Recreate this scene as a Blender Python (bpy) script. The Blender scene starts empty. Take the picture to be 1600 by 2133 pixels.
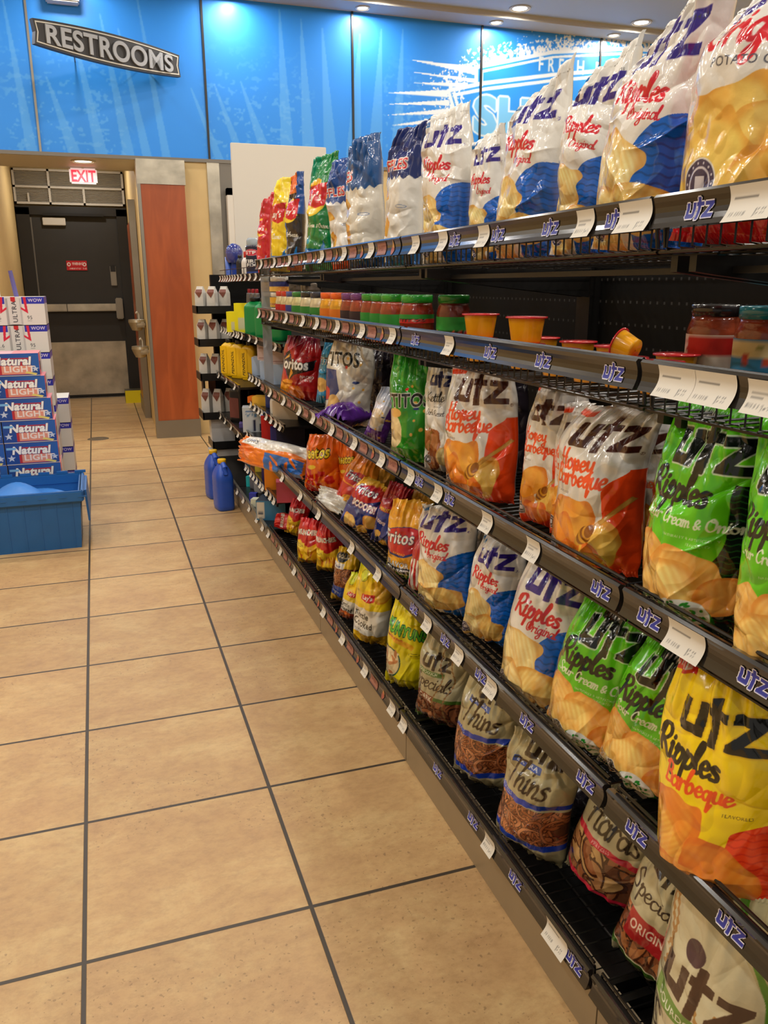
import bpy, bmesh, math, random
import numpy as np
from mathutils import Matrix, Vector

# ------------------------------------------------------------------ camera, world, lights, exposure
T = 0.4572                       # one floor tile, metres; all layout numbers below are in tiles unless said
CAM = np.array([0.29572, -3.11202, 2.79502])
R_ = np.array([0.94557, -0.32540, -0.00261])
U_ = np.array([0.08965, 0.25278, 0.96336])
F_ = np.array([0.31282, 0.91116, -0.26820])
FPX = 1697.7
scene = bpy.context.scene
COL = scene.collection
cd = bpy.data.cameras.new('camera')
cam = bpy.data.objects.new('camera', cd); COL.objects.link(cam)
cd.sensor_fit = 'VERTICAL'; cd.sensor_height = 24.0; cd.lens = 24.0 * FPX / 2133
cd.clip_start = 0.05; cd.clip_end = 100
cam.matrix_world = Matrix(((R_[0], U_[0], -F_[0], CAM[0]*T), (R_[1], U_[1], -F_[1], CAM[1]*T),
                           (R_[2], U_[2], -F_[2], CAM[2]*T), (0, 0, 0, 1)))
scene.camera = cam
scene.view_settings.view_transform = 'Standard'
scene.view_settings.look = 'None'
scene.view_settings.exposure = -0.32
scene.view_settings.gamma = 1.0
scene.view_settings.use_curve_mapping = False
scene.cycles.use_denoising = True
scene.cycles.max_bounces = 6
scene.cycles.diffuse_bounces = 3
scene.cycles.glossy_bounces = 3
scene.cycles.transmission_bounces = 4
scene.cycles.transparent_max_bounces = 8
scene.cycles.sample_clamp_indirect = 4.0
scene.cycles.caustics_reflective = False
scene.cycles.caustics_refractive = False
world = bpy.data.worlds.new('world'); scene.world = world
world.use_nodes = True
world.node_tree.nodes['Background'].inputs[0].default_value = (1.0, 0.93, 0.82, 1)
world.node_tree.nodes['Background'].inputs[1].default_value = 0.32  # added even fill, enters through the open room end behind the camera

def lamp(name, loc, power, size, color=(1, 0.935, 0.85), rot=(0, 0, 0), spread=None, shape='DISK', sy=None):
    l = bpy.data.lights.new(name, 'AREA'); l.shape = shape; l.size = size
    if sy: l.size_y = sy
    l.energy = power; l.color = color
    if spread: l.spread = spread
    o = bpy.data.objects.new(name, l); COL.objects.link(o)
    o.location = loc; o.rotation_euler = rot
    return o
CEIL = 7.72
LX = [-4.98, -2.33, 0.32, 2.97, 5.58, 8.22, 10.87]
LY = [12.15, 8.7, 5.2, 1.7, -1.8, -5.3]
for ly in LY:
    for lx in LX:
        p = 14.5 if ly < 12 else 9
        lamp('ceiling_lamp', (lx*T, ly*T, CEIL*T-0.03), p, 0.15)
for lx in (-2.33, 0.32, 3.0, 5.35, 8.02, 10.64):       # wall washers in the soffit over the mural
    lamp('wall_washer_lamp', (lx*T, 12.72*T, 7.58*T), 4.5, 0.10, (1, 0.96, 0.92))
lamp('hall_lamp', (0.33*T, 13.75*T, 4.95*T), 7, 0.14)
lamp('hall_lamp', (0.1*T, 17.6*T, 5.75*T), 16, 0.14)

# ------------------------------------------------------------------ small helpers
rng = random.Random(7)
def lin(c):
    c = np.asarray(c, float) / 255.0
    return np.where(c <= 0.04045, c/12.92, ((c+0.055)/1.055)**2.4)
def mat(name, col, rough=0.5, metal=0.0, coat=0.0, bump=0.0, bscale=40, emit=None, estr=0, spec=0.5, var=0.0, vscale=8, trans=0, alpha=1):
    m = bpy.data.materials.new(name); m.use_nodes = True
    nt = m.node_tree; b = nt.nodes['Principled BSDF']
    tc = nt.nodes.new('ShaderNodeTexCoord')
    b.inputs['Roughness'].default_value = rough; b.inputs['Metallic'].default_value = metal
    b.inputs['Coat Weight'].default_value = coat; b.inputs['Coat Roughness'].default_value = 0.08
    b.inputs['Specular IOR Level'].default_value = spec
    b.inputs['Transmission Weight'].default_value = trans
    b.inputs['Alpha'].default_value = alpha
    if col == 'attr':
        a = nt.nodes.new('ShaderNodeAttribute'); a.attribute_name = 'Col'; src = a.outputs['Color']
        nt.links.new(src, b.inputs['Base Color'])
    else:
        c = tuple(lin(col)) + (1,)
        if var > 0:
            n = nt.nodes.new('ShaderNodeTexNoise'); n.inputs['Scale'].default_value = vscale; n.inputs['Detail'].default_value = 5
            nt.links.new(tc.outputs['Object'], n.inputs['Vector'])
            r = nt.nodes.new('ShaderNodeValToRGB')
            r.color_ramp.elements[0].position = 0.3; r.color_ramp.elements[1].position = 0.7
            r.color_ramp.elements[0].color = tuple(np.clip(np.array(c[:3])*(1-var), 0, 1)) + (1,)
            r.color_ramp.elements[1].color = tuple(np.clip(np.array(c[:3])*(1+var), 0, 1)) + (1,)
            nt.links.new(n.outputs['Fac'], r.inputs[0]); nt.links.new(r.outputs[0], b.inputs['Base Color'])
        else:
            b.inputs['Base Color'].default_value = c
    if emit is not None:
        b.inputs['Emission Color'].default_value = tuple(lin(emit)) + (1,); b.inputs['Emission Strength'].default_value = estr
    if bump > 0:
        n = nt.nodes.new('ShaderNodeTexNoise'); n.inputs['Scale'].default_value = bscale; n.inputs['Detail'].default_value = 4
        nt.links.new(tc.outputs['Object'], n.inputs['Vector'])
        bp = nt.nodes.new('ShaderNodeBump'); bp.inputs['Strength'].default_value = bump; bp.inputs['Distance'].default_value = 0.01
        nt.links.new(n.outputs['Fac'], bp.inputs['Height']); nt.links.new(bp.outputs[0], b.inputs['Normal'])
    return m
M = {}
M['film'] = mat('printed_film', 'attr', 0.17, coat=0.9, bump=0.16, bscale=34, spec=0.5)
M['print'] = mat('printed_card', 'attr', 0.45, spec=0.4)
M['mural'] = mat('mural_print', 'attr', 0.42, spec=0.4)
M['gloss'] = mat('glossy_print', 'attr', 0.18, coat=0.4)
M['plastic'] = mat('moulded_plastic', 'attr', 0.32, spec=0.5)
M['black'] = mat('black_powder_coat', (20, 19, 18), 0.35)
M['wire'] = mat('black_wire', (16, 15, 15), 0.28)
M['rail'] = mat('black_rail_plastic', (36, 33, 31), 0.16, coat=0.5)
M['board'] = mat('black_backing_board', (10, 10, 10), 0.55, var=0.2, spec=.2)
M['kick'] = mat('tan_kick_plate', (150, 134, 108), 0.4, var=0.06)
M['tag'] = mat('price_tag_print', 'attr', 0.5)
M['steel'] = mat('brushed_steel', (186, 178, 160), 0.3, metal=0.65, var=0.3, vscale=5, bump=0.2, bscale=7)  # light and dark colour noise stands in for reflections in the metal
M['steelm'] = mat('dull_steel', (150, 144, 132), 0.38, metal=0.8)
M['beige'] = mat('beige_wall_paint', (212, 184, 128), 0.6, var=0.03)
M['white'] = mat('white_paint', (222, 218, 208), 0.5)
M['grey'] = mat('grey_metal', (120, 114, 104), 0.4, metal=0.3)
M['door'] = mat('black_door_paint', (40, 38, 35), 0.5, var=0.06)
M['frame'] = mat('door_frame_paint', (30, 28, 26), 0.4)
M['lens'] = mat('lamp_lens', (255, 250, 240), 0.4, emit=(255, 244, 222), estr=9)
M['blueplastic'] = mat('blue_tote_plastic', (32, 100, 168), 0.42, var=0.05)
M['bluesoft'] = mat('blue_liner_plastic', (58, 130, 215), 0.4, bump=0.3, bscale=12)
M['acrylic'] = mat('frosted_acrylic', (176, 182, 190), 0.3, alpha=0.62)
M['gold'] = mat('white_cap', (225, 222, 215), 0.35)

def link(o, parent=None):
    COL.objects.link(o)
    if parent is not None: o.parent = parent
    return o
def meshobj(name, V, Fc, m, parent=None, col=None, smooth=False, mi=None):
    """V (n,3) metres world (or parent-local) coordinates; Fc list/array of faces"""
    me = bpy.data.meshes.new(name)
    V = np.asarray(V, np.float32)
    if isinstance(Fc, np.ndarray):
        nf, k = Fc.shape
        me.vertices.add(len(V)); me.vertices.foreach_set('co', V.ravel())
        me.loops.add(nf*k); me.loops.foreach_set('vertex_index', Fc.ravel().astype(np.int32))
        me.polygons.add(nf); me.polygons.foreach_set('loop_start', np.arange(0, nf*k, k, dtype=np.int32))
        me.polygons.foreach_set('loop_total', np.full(nf, k, np.int32))
        me.update(calc_edges=True); me.validate()
    else:
        me.from_pydata([tuple(map(float, v)) for v in V], [], [tuple(map(int, q)) for q in Fc]); me.update()
    ms = m if isinstance(m, (list, tuple)) else [m]
    for x in ms: me.materials.append(x)
    if col is not None:
        a = me.color_attributes.new('Col', 'FLOAT_COLOR', 'POINT')
        c = np.ones((len(V), 4), np.float32); c[:, :3] = lin(col)
        a.data.foreach_set('color', c.ravel())
    if mi is not None: me.polygons.foreach_set('material_index', np.asarray(mi, np.int32))
    if smooth: me.polygons.foreach_set('use_smooth', np.ones(len(me.polygons), bool))
    o = bpy.data.objects.new(name, me)
    return link(o, parent)
def empty(name, loc, rz=0):
    o = bpy.data.objects.new(name, None); COL.objects.link(o)
    o.location = loc; o.rotation_euler = (0, 0, rz); o.empty_display_size = 0.05
    return o
USED = set()
def tag(o, label, cat, group=None):
    o['label'] = label; o['category'] = cat
    if group: o['group'] = group
    USED.add(label)
    return o
def struct(o):
    o['kind'] = 'structure'; return o

class MB:
    """collects simple shapes into one mesh"""
    def __init__(s): s.V = []; s.F = []; s.n = 0
    def add(s, V, F):
        s.V.append(np.asarray(V, float)); s.F += [tuple(i+s.n for i in f) for f in F]; s.n += len(V); return s
    def box(s, a, b):
        x0, y0, z0 = a; x1, y1, z1 = b
        V = [(x0,y0,z0),(x1,y0,z0),(x1,y1,z0),(x0,y1,z0),(x0,y0,z1),(x1,y0,z1),(x1,y1,z1),(x0,y1,z1)]
        return s.add(V, [(0,3,2,1),(4,5,6,7),(0,1,5,4),(1,2,6,5),(2,3,7,6),(3,0,4,7)])
    def bbox(s, a, b, r=0.004):
        """box with bevelled edges"""
        bm = bmesh.new(); bmesh.ops.create_cube(bm, size=1)
        for v in bm.verts:
            v.co = [a[i] + (v.co[i]+.5)*(b[i]-a[i]) for i in range(3)]
        bmesh.ops.bevel(bm, geom=list(bm.edges), offset=r, segments=2, affect='EDGES')
        bm.verts.ensure_lookup_table()
        V = [tuple(v.co) for v in bm.verts]; F = [tuple(v.index for v in f.verts) for f in bm.faces]
        bm.free(); return s.add(V, F)
    def tube(s, pts, r, k=5, closed=False):
        pts = [np.array(p, float) for p in pts]; n = len(pts); V = []; F = []
        for i, p in enumerate(pts):
            a = pts[i-1] if (i or closed) else p; b = pts[(i+1) % n] if (i < n-1 or closed) else p
            d = b-a; d = d/(np.linalg.norm(d)+1e-9)
            h = np.array([0, 0, 1.]) if abs(d[2]) < .9 else np.array([1., 0, 0])
            u = np.cross(d, h); u /= np.linalg.norm(u); w = np.cross(d, u)
            rr = r[i] if hasattr(r, '__len__') else r
            for j in range(k):
                t = 2*math.pi*j/k; V.append(p+rr*(math.cos(t)*u+math.sin(t)*w))
        m = n if closed else n-1
        for i in range(m):
            for j in range(k):
                F.append((i*k+j, i*k+(j+1) % k, ((i+1) % n)*k+(j+1) % k, ((i+1) % n)*k+j))
        if not closed: F += [tuple(range(k-1, -1, -1)), tuple((n-1)*k+j for j in range(k))]
        return s.add(V, F)
    def lathe(s, prof, c=(0, 0, 0), k=24, axis='z'):
        V = []; F = []; n = len(prof)
        for (r, z) in prof:
            for j in range(k):
                t = 2*math.pi*j/k; p = (r*math.cos(t), r*math.sin(t), z)
                if axis == 'y': p = (p[0], p[2], p[1])
                if axis == 'x': p = (p[2], p[0], p[1])
                V.append((p[0]+c[0], p[1]+c[1], p[2]+c[2]))
        for i in range(n-1):
            for j in range(k): F.append((i*k+j, i*k+(j+1) % k, (i+1)*k+(j+1) % k, (i+1)*k+j))
        F += [tuple(range(k-1, -1, -1)), tuple((n-1)*k+j for j in range(k))]
        return s.add(V, F)
    def prism(s, poly, axis, a, b):
        """poly: 2D points; axis 'x','y','z' extruded from a to b"""
        n = len(poly); V = []
        for t in (a, b):
            for p in poly:
                V.append({'x': (t, p[0], p[1]), 'y': (p[0], t, p[1]), 'z': (p[0], p[1], t)}[axis])
        F = [tuple(range(n-1, -1, -1)), tuple(range(n, 2*n))] + [(i, (i+1) % n, n+(i+1) % n, n+i) for i in range(n)]
        return s.add(V, F)
    def obj(s, name, m, parent=None, smooth=False, scale=1.0, col=None):
        V = np.concatenate(s.V)*scale
        o = meshobj(name, V, s.F, m, parent, smooth=False, col=None if col is None else np.tile(np.array(col, float), (len(V), 1)))
        bm = bmesh.new(); bm.from_mesh(o.data); bmesh.ops.recalc_face_normals(bm, faces=bm.faces); bm.to_mesh(o.data); bm.free()
        if smooth:
            o.data.polygons.foreach_set('use_smooth', np.ones(len(o.data.polygons), bool))
            try: o.data.set_sharp_from_angle(angle=math.radians(40))
            except Exception: pass
        return o

def ray(px, py):
    return F_ + R_*(px-800)/FPX - U_*(py-1066.5)/FPX
def on_plane(px, py, ax, c):
    d = ray(px, py); return CAM + d*(c-CAM[ax])/d[ax]
def y_at(px, x, z):
    """where along the aisle the point (x, ?, z) shows in picture column px"""
    k = (px-800)/FPX; n = R_ - k*F_
    return CAM[1] - (n[0]*(x-CAM[0]) + n[2]*(z-CAM[2]))/n[1]

# ------------------------------------------------------------------ value noise
def vnoise(x, y, seed=0):
    r = np.random.RandomState(seed).rand(64, 64)
    xi = np.floor(x).astype(int); yi = np.floor(y).astype(int); fx = x-xi; fy = y-yi
    fx = fx*fx*(3-2*fx); fy = fy*fy*(3-2*fy)
    g = lambda a, b: r[a % 64, b % 64]
    return (g(xi, yi)*(1-fx)+g(xi+1, yi)*fx)*(1-fy) + (g(xi, yi+1)*(1-fx)+g(xi+1, yi+1)*fx)*fy
def fbm(x, y, seed=0, o=4):
    s = 0; a = .5
    for i in range(o): s = s + a*vnoise(x*2**i, y*2**i, seed+i*7); a /= 2
    return s
def sst(a, b, x):
    t = np.clip((x-a)/(b-a), 0, 1); return t*t*(3-2*t)

# ------------------------------------------------------------------ lettering bitmaps
_tc = {}
def text_mask(s, bold=0.0, H=72):
    """returns (bitmap, width/capheight): rows from baseline-0.35 to 1.15 cap heights"""
    key = (s, bold, H)
    if key in _tc: return _tc[key]
    cu = bpy.data.curves.new('lettering', 'FONT'); cu.body = s; cu.size = 1.0; cu.offset = bold; cu.resolution_u = 3; cu.space_character = 1.07
    ob = bpy.data.objects.new('lettering', cu)
    me = bpy.data.meshes.new_from_object(ob)
    n = len(me.vertices); co = np.empty(n*3, np.float32); me.vertices.foreach_get('co', co); co = co.reshape(-1, 3)
    me.calc_loop_triangles(); tr = np.empty(len(me.loop_triangles)*3, np.int32); me.loop_triangles.foreach_get('vertices', tr); tr = tr.reshape(-1, 3)
    bpy.data.objects.remove(ob); bpy.data.curves.remove(cu); bpy.data.meshes.remove(me)
    cap = 0.729
    x0, x1 = co[:, 0].min(), co[:, 0].max()
    w = (x1-x0)/cap
    SS = 2; hh = int(1.6*H*SS); ww = max(4, int(w*H*SS)+4)
    B = np.zeros((hh, ww), np.float32)
    P = np.stack([(co[:, 0]-x0)/cap*H*SS+2, (co[:, 1]/cap+0.4)*H*SS], -1)
    for a, b, c in P[tr]:
        lo = np.floor(np.minimum(np.minimum(a, b), c)).astype(int); hi = np.ceil(np.maximum(np.maximum(a, b), c)).astype(int)+1
        lo = np.maximum(lo, 0); hi = np.minimum(hi, [ww, hh])
        if (hi <= lo).any(): continue
        X, Y = np.meshgrid(np.arange(lo[0], hi[0])+.5, np.arange(lo[1], hi[1])+.5)
        d1 = (X-b[0])*(a[1]-b[1])-(a[0]-b[0])*(Y-b[1]); d2 = (X-c[0])*(b[1]-c[1])-(b[0]-c[0])*(Y-c[1]); d3 = (X-a[0])*(c[1]-a[1])-(c[0]-a[0])*(Y-a[1])
        ins = ~(((d1 < 0) | (d2 < 0) | (d3 < 0)) & ((d1 > 0) | (d2 > 0) | (d3 > 0)))
        B[lo[1]:hi[1], lo[0]:hi[0]][ins] = 1
    B = B[:hh//2*2, :ww//2*2]; B = (B[::2, ::2]+B[1::2, ::2]+B[::2, 1::2]+B[1::2, 1::2])/4
    _tc[key] = (B, w); return _tc[key]
SG = {'a':(1.0,[[(.75,.85),(.4,1),(.08,.6),(.15,.1),(.5,.05),(.8,.5),(.82,1),(.8,.3),(.9,0),(1.1,.15)]]),
'b':(.95,[[(.1,1),(.35,2),(.2,2),(.1,.6),(.25,.02),(.6,.1),(.75,.6),(.5,1),(.2,.7)]]),'c':(.85,[[(.75,.85),(.4,1),(.08,.55),(.25,.02),(.6,.05),(.9,.3)]]),
'd':(1.05,[[(.75,.85),(.4,1),(.08,.6),(.15,.1),(.5,.05),(.8,.6),(.95,2),(.82,.4),(.92,0),(1.1,.15)]]),'e':(.85,[[(.1,.45),(.6,.6),(.65,.9),(.35,1),(.08,.5),(.3,0),(.65,.1),(.9,.35)]]),
'g':(1.0,[[(.75,.85),(.4,1),(.08,.6),(.2,.1),(.55,.15),(.8,1),(.75,-.5),(.4,-.95),(.1,-.7),(.5,-.2),(1.05,.2)]]),'h':(.92,[[(.1,1),(.4,2),(.25,2),(.1,0),(.2,.6),(.5,1),(.7,.8),(.65,.1),(.95,.15)]]),
'i':(.48,[[(.1,.9),(.2,1),(.15,.2),(.3,0),(.5,.15)],[(.26,1.42),(.3,1.5)]]),'k':(.9,[[(.1,1),(.4,2),(.25,2),(.1,0)],[(.7,1),(.2,.5),(.65,0),(.95,.15)]]),
'l':(.5,[[(.05,.5),(.45,1.8),(.3,2.1),(.1,1.2),(.15,.2),(.35,0),(.55,.15)]]),'m':(1.2,[[(.05,.9),(.15,1),(.12,0),(.2,.7),(.45,1),(.55,.7),(.5,0),(.6,.7),(.85,1),(1,.7),(.95,.1),(1.2,.15)]]),
'n':(.92,[[(.05,.9),(.15,1),(.12,0),(.25,.7),(.55,1),(.7,.7),(.65,.1),(.95,.15)]]),'o':(.95,[[(.45,1),(.1,.7),(.12,.2),(.45,0),(.75,.35),(.7,.85),(.45,1),(.6,.8),(1,.9)]]),
'p':(.92,[[(.1,.8),(.25,1),(.1,-.9)],[(.2,.5),(.5,1),(.8,.7),(.65,.1),(.25,.1)]]),'q':(1.0,[[(.75,.85),(.4,1),(.08,.6),(.2,.1),(.55,.15),(.8,1),(.7,-.9),(1.0,-.3)]]),
'r':(.78,[[(.05,.8),(.2,1),(.15,0),(.25,.7),(.55,1),(.75,.85)]]),'s':(.7,[[(.6,.9),(.3,1),(.15,.75),(.55,.4),(.5,.05),(.1,.05)]]),
't':(.6,[[(.3,1.6),(.15,.3),(.3,0),(.6,.15)],[(0,1.05),(.6,1.1)]]),'u':(.95,[[(.05,.9),(.15,1),(.12,.2),(.35,0),(.65,.3),(.72,1),(.7,.2),(.95,.1)]]),
'y':(.9,[[(.05,.9),(.15,1),(.15,.4),(.4,.2),(.7,.6),(.75,1),(.65,-.5),(.3,-.95),(.1,-.6),(.9,.1)]]),
'v':(.8,[[(.05,.9),(.15,1),(.3,.1),(.4,0),(.75,1),(.95,.9)]]),'W':(1.6,[[(.0,1.9),(.2,2),(.4,0),(.8,1.5),(1.05,0),(1.5,2)]]),
'R':(1.25,[[(.2,0),(.35,1.9)],[(0,1.3),(.2,1.9),(.8,2),(1.05,1.5),(.7,1.05),(.35,1),(.7,.7),(1.1,0),(1.4,.15)]]),'O':(1.35,[[(.7,2),(.15,1.4),(.15,.4),(.6,0),(1.15,.5),(1.15,1.5),(.7,2),(.5,1.7),(1.0,1.5)]]),
'H':(1.25,[[(.2,0),(.4,2)],[(1.05,2),(.9,.2),(1.2,.05)],[(.1,1),(1.1,1.1)]]),'B':(1.15,[[(.2,0),(.4,2)],[(.05,1.6),(.4,2),(.95,1.8),(.85,1.2),(.4,1.05),(1,.9),(1.05,.2),(.6,0),(.15,.05)]]),
'K':(1.15,[[(.2,0),(.4,2)],[(1.1,2),(.35,1),(1.15,0)]]),'C':(1.1,[[(1.05,1.6),(.7,2),(.2,1.4),(.2,.4),(.6,0),(1.1,.4)]]),'S':(1.1,[[(1,1.7),(.6,2),(.25,1.5),(.85,.8),(.7,.1),(.1,.1)]]),
'T':(1.2,[[(.1,1.9),(1.3,2)],[(.7,2),(.5,0)]]),'D':(1.2,[[(.2,0),(.4,2),(1,1.7),(1.15,.8),(.8,.1),(.15,0)]]),'&':(1.0,[[(.9,.2),(.2,.8),(.4,1.5),(.7,1.2),(.1,.4),(.4,0),(.9,.7)]]),' ':(.6,[])}
def script_mask(s, wt=0.13, K=34):
    """brush-script lettering; unit is the x-height; rows from -1.2 to 2.3"""
    key = ('~', s, wt)
    if key in _tc: return _tc[key]
    x = .1; segs = []
    for ch in s:
        adv, st = SG[ch]
        for pts in st:
            p = np.array(pts, float)+[x, 0]
            q = []
            e = np.vstack([2*p[0]-p[1], p, 2*p[-1]-p[-2]])
            for i in range(1, len(e)-2):
                for t in np.linspace(0, 1, 5)[:-1]:
                    q.append(.5*((2*e[i])+(-e[i-1]+e[i+1])*t+(2*e[i-1]-5*e[i]+4*e[i+1]-e[i+2])*t*t+(-e[i-1]+3*e[i]-3*e[i+1]+e[i+2])*t**3))
            q.append(p[-1]); q = np.array(q); segs += list(zip(q[:-1], q[1:]))
        x += adv
    W = x+.25; h = int(3.5*K); w = int(W*K); B = np.zeros((h, w), np.float32)
    for a, b in segs:
        a = (a+[0, 1.2])*K; b = (b+[0, 1.2])*K; r = wt*K
        lo = np.maximum(np.floor(np.minimum(a, b)-r-2).astype(int), 0); hi = np.minimum(np.ceil(np.maximum(a, b)+r+2).astype(int), [w, h])
        if (hi <= lo).any(): continue
        X, Y = np.meshgrid(np.arange(lo[0], hi[0])+.5, np.arange(lo[1], hi[1])+.5); d = b-a; L = d@d+1e-9
        t = np.clip(((X-a[0])*d[0]+(Y-a[1])*d[1])/L, 0, 1)
        dist = np.hypot(X-a[0]-t*d[0], Y-a[1]-t*d[1])
        ang = math.atan2(d[1], d[0]); rr = r*(0.75+0.5*abs(math.sin(ang-0.5)))
        S = B[lo[1]:hi[1], lo[0]:hi[0]]; np.maximum(S, np.clip(rr-dist+.5, 0, 1), out=S)
    _tc[key] = (B, W); return _tc[key]
def grow(B, n):
    for i in range(int(n)):
        P = np.pad(B, 1)
        B = np.maximum.reduce([P[1:-1, 1:-1], P[:-2, 1:-1], P[2:, 1:-1], P[1:-1, :-2], P[1:-1, 2:]])
    return B
def poly_mask_xy(X, Y, poly):
    ins = np.zeros(X.shape, bool); n = len(poly)
    for i in range(n):
        x0, y0 = poly[i]; x1, y1 = poly[(i+1) % n]
        if y0 == y1: continue
        c = ((y0 > Y) != (y1 > Y)) & (X < (x1-x0)*(Y-y0)/(y1-y0)+x0); ins ^= c
    return ins
UTZ = [[(0,.98),(.3,.98),(.3,.3),(.62,.3),(.62,.98),(.92,.98),(.92,0),(.12,0),(0,.12)],
       [(1.12,1.3),(1.42,1.3),(1.42,1.0),(1.72,1.0),(1.72,.74),(1.42,.74),(1.42,-.14),(1.12,-.14),(1.12,.74),(.98,.74),(.98,1.0),(1.12,1.0)],
       [(1.84,1.0),(2.72,1.0),(2.72,.8),(2.2,.24),(2.78,.24),(2.78,-.04),(1.72,-.04),(1.72,.16),(2.28,.74),(1.84,.74)]]
def utz_mask():
    if 'utz' in _tc: return _tc['utz']
    K = 60; w = int(3.0*K); h = int(1.7*K)
    X, Y = np.meshgrid((np.arange(w)+.5)/K-.1, (np.arange(h)+.5)/K-.25); Xs = X-0.12*Y
    B = np.zeros((h, w), bool)
    for p in UTZ: B |= poly_mask_xy(Xs, Y, p)
    _tc['utz'] = (B.astype(np.float32), 3.0); return _tc['utz']

class Art:
    """a printed sheet: w x h metres, painted bottom-up"""
    def __init__(s, w, h, bg, ppm=1100):
        s.w, s.h = w, h; s.nx = max(8, int(w*ppm)); s.ny = max(8, int(h*ppm))
        s.A = np.empty((s.ny, s.nx, 3), np.float32); s.A[:] = bg
        s.X, s.Y = np.meshgrid((np.arange(s.nx)+.5)/s.nx, (np.arange(s.ny)+.5)/s.ny)   # 0..1
        s.M = s.Y*(h/w)                                                               # y in units of width
    def put(s, m, c, a=1.0):
        m = (np.asarray(m, np.float32)*a)[..., None]; s.A = s.A*(1-m)+np.array(c, np.float32)*m; return s
    def rect(s, x0, y0, x1, y1, c, a=1.0): return s.put((s.X >= x0) & (s.X < x1) & (s.Y >= y0) & (s.Y < y1), c, a)
    def ell(s, cx, cy, rx, ry, c, rot=0, a=1.0, wob=0, seed=1):
        """cx, cy in 0..1; rx, ry in widths"""
        dx = s.X-cx; dy = (s.Y-cy)*(s.h/s.w); cr, sr = math.cos(rot), math.sin(rot)
        u = (dx*cr+dy*sr)/rx; v = (-dx*sr+dy*cr)/ry; r = np.sqrt(u*u+v*v)
        if wob: r = r*(1+wob*(vnoise(s.X*7+seed, s.M*7, seed)-.5))
        m = np.clip((1-r)*min(rx, ry)*s.nx+.5, 0, 1); s.put(m, c, a); return m, u, v
    def poly(s, pts, c, a=1.0): return s.put(poly_mask_xy(s.X, s.Y, pts), c, a)
    def stamp(s, B, W, rows, x, y, hgt, c, rot=0, shear=0, out=None, ow=3, sx=1, a=1.0):
        """bitmap B (W units wide, rows=(lo,hi) units) with its (0,0) at x,y; hgt = size of one unit in widths"""
        def samp(B):
            dx = (s.X-x); dy = (s.Y-y)*(s.h/s.w); cr, sr = math.cos(rot), math.sin(rot)
            u = (dx*cr+dy*sr)/(hgt*sx); v = (-dx*sr+dy*cr)/hgt; u = u-shear*v
            ix = u/W*B.shape[1]-.5; iy = (v-rows[0])/(rows[1]-rows[0])*B.shape[0]-.5
            ok = (ix > 0) & (iy > 0) & (ix < B.shape[1]-1) & (iy < B.shape[0]-1)
            ix = np.clip(ix, 0, B.shape[1]-1.001); iy = np.clip(iy, 0, B.shape[0]-1.001); i0 = ix.astype(int); j0 = iy.astype(int); fx = ix-i0; fy = iy-j0
            return ok*((B[j0, i0]*(1-fx)+B[j0, i0+1]*fx)*(1-fy)+(B[j0+1, i0]*(1-fx)+B[j0+1, i0+1]*fx)*fy)
        if out is not None:
            Bp = np.pad(B, ow+1); fw = Bp.shape[1]/B.shape[1]
            Wp = W*fw; r0 = rows[0]-(rows[1]-rows[0])*(ow+1)/B.shape[0]; r1 = rows[1]+(rows[1]-rows[0])*(ow+1)/B.shape[0]
            off = W*(ow+1)/B.shape[1]
            s2 = grow(Bp, ow); x0 = x; x -= off*hgt*sx*math.cos(rot); y0 = y; y -= off*hgt*sx*math.sin(rot)*(s.w/s.h)
            rr = rows; rows = (r0, r1); WW = W; W = Wp
            s.put(samp(s2), out, a); x = x0; y = y0; rows = rr; W = WW
        s.put(samp(B), c, a); return s
    def text(s, t, x, y, hgt, c, bold=0.0, rot=0, shear=0, out=None, ow=3, sx=1, center=False, a=1.0):
        B, W = text_mask(t, bold)
        if center: x -= W*hgt*sx/2*math.cos(rot); y -= W*hgt*sx/2*math.sin(rot)*s.w/s.h
        return s.stamp(B, W, (-.4, 1.2), x, y, hgt, c, rot, shear, out, ow, sx, a)
    def script(s, t, x, y, hgt, c, wt=.13, rot=0, shear=.12, out=None, ow=2, center=False, sx=1, a=1.0):
        B, W = script_mask(t, wt)
        if center: x -= W*hgt/2*sx
        return s.stamp(B, W, (-1.2, 2.3), x, y, hgt, c, rot, shear, out, ow, sx, a)
    def utz(s, x, y, hgt, c, rot=0, out=None, a=1.0):
        B, W = utz_mask(); return s.stamp(B, W, (-.25, 1.45), x, y, hgt, c, rot, 0, out, 3, 1, a)
    def chip(s, cx, cy, rx, ry, c, rot=0, ripple=True, seed=1, k=60):
        m, u, v = s.ell(cx, cy, rx, ry, c, rot, wob=.45, seed=seed)
        c = np.array(c, float)
        n = fbm(s.X*6+seed, s.M*6, seed+3)
        s.put(m*np.clip((n-.5)*3, 0, 1), np.clip(c*[.93, .72, .4], 0, 255), .6)
        s.put(m*np.clip((.47-n)*3, 0, 1), np.clip(c*1.12+8, 0, 255), .7)
        if ripple: s.put(m*(.5+.5*np.sin(u*k*rx*2+1.5*n)), np.clip(c*[.94, .8, .55], 0, 255), .35)
        r = np.sqrt(u*u+v*v); s.put(m*sst(.82, 1.0, r), np.clip(c*[.9, .66, .35], 0, 255), .55)
    def waves(s, m, c, k=26, a=.5):
        s.put(m*(np.sin((s.M*k+.25*np.sin(s.X*k*2.2))*2*math.pi/1.6) > .72), c, a)
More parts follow.
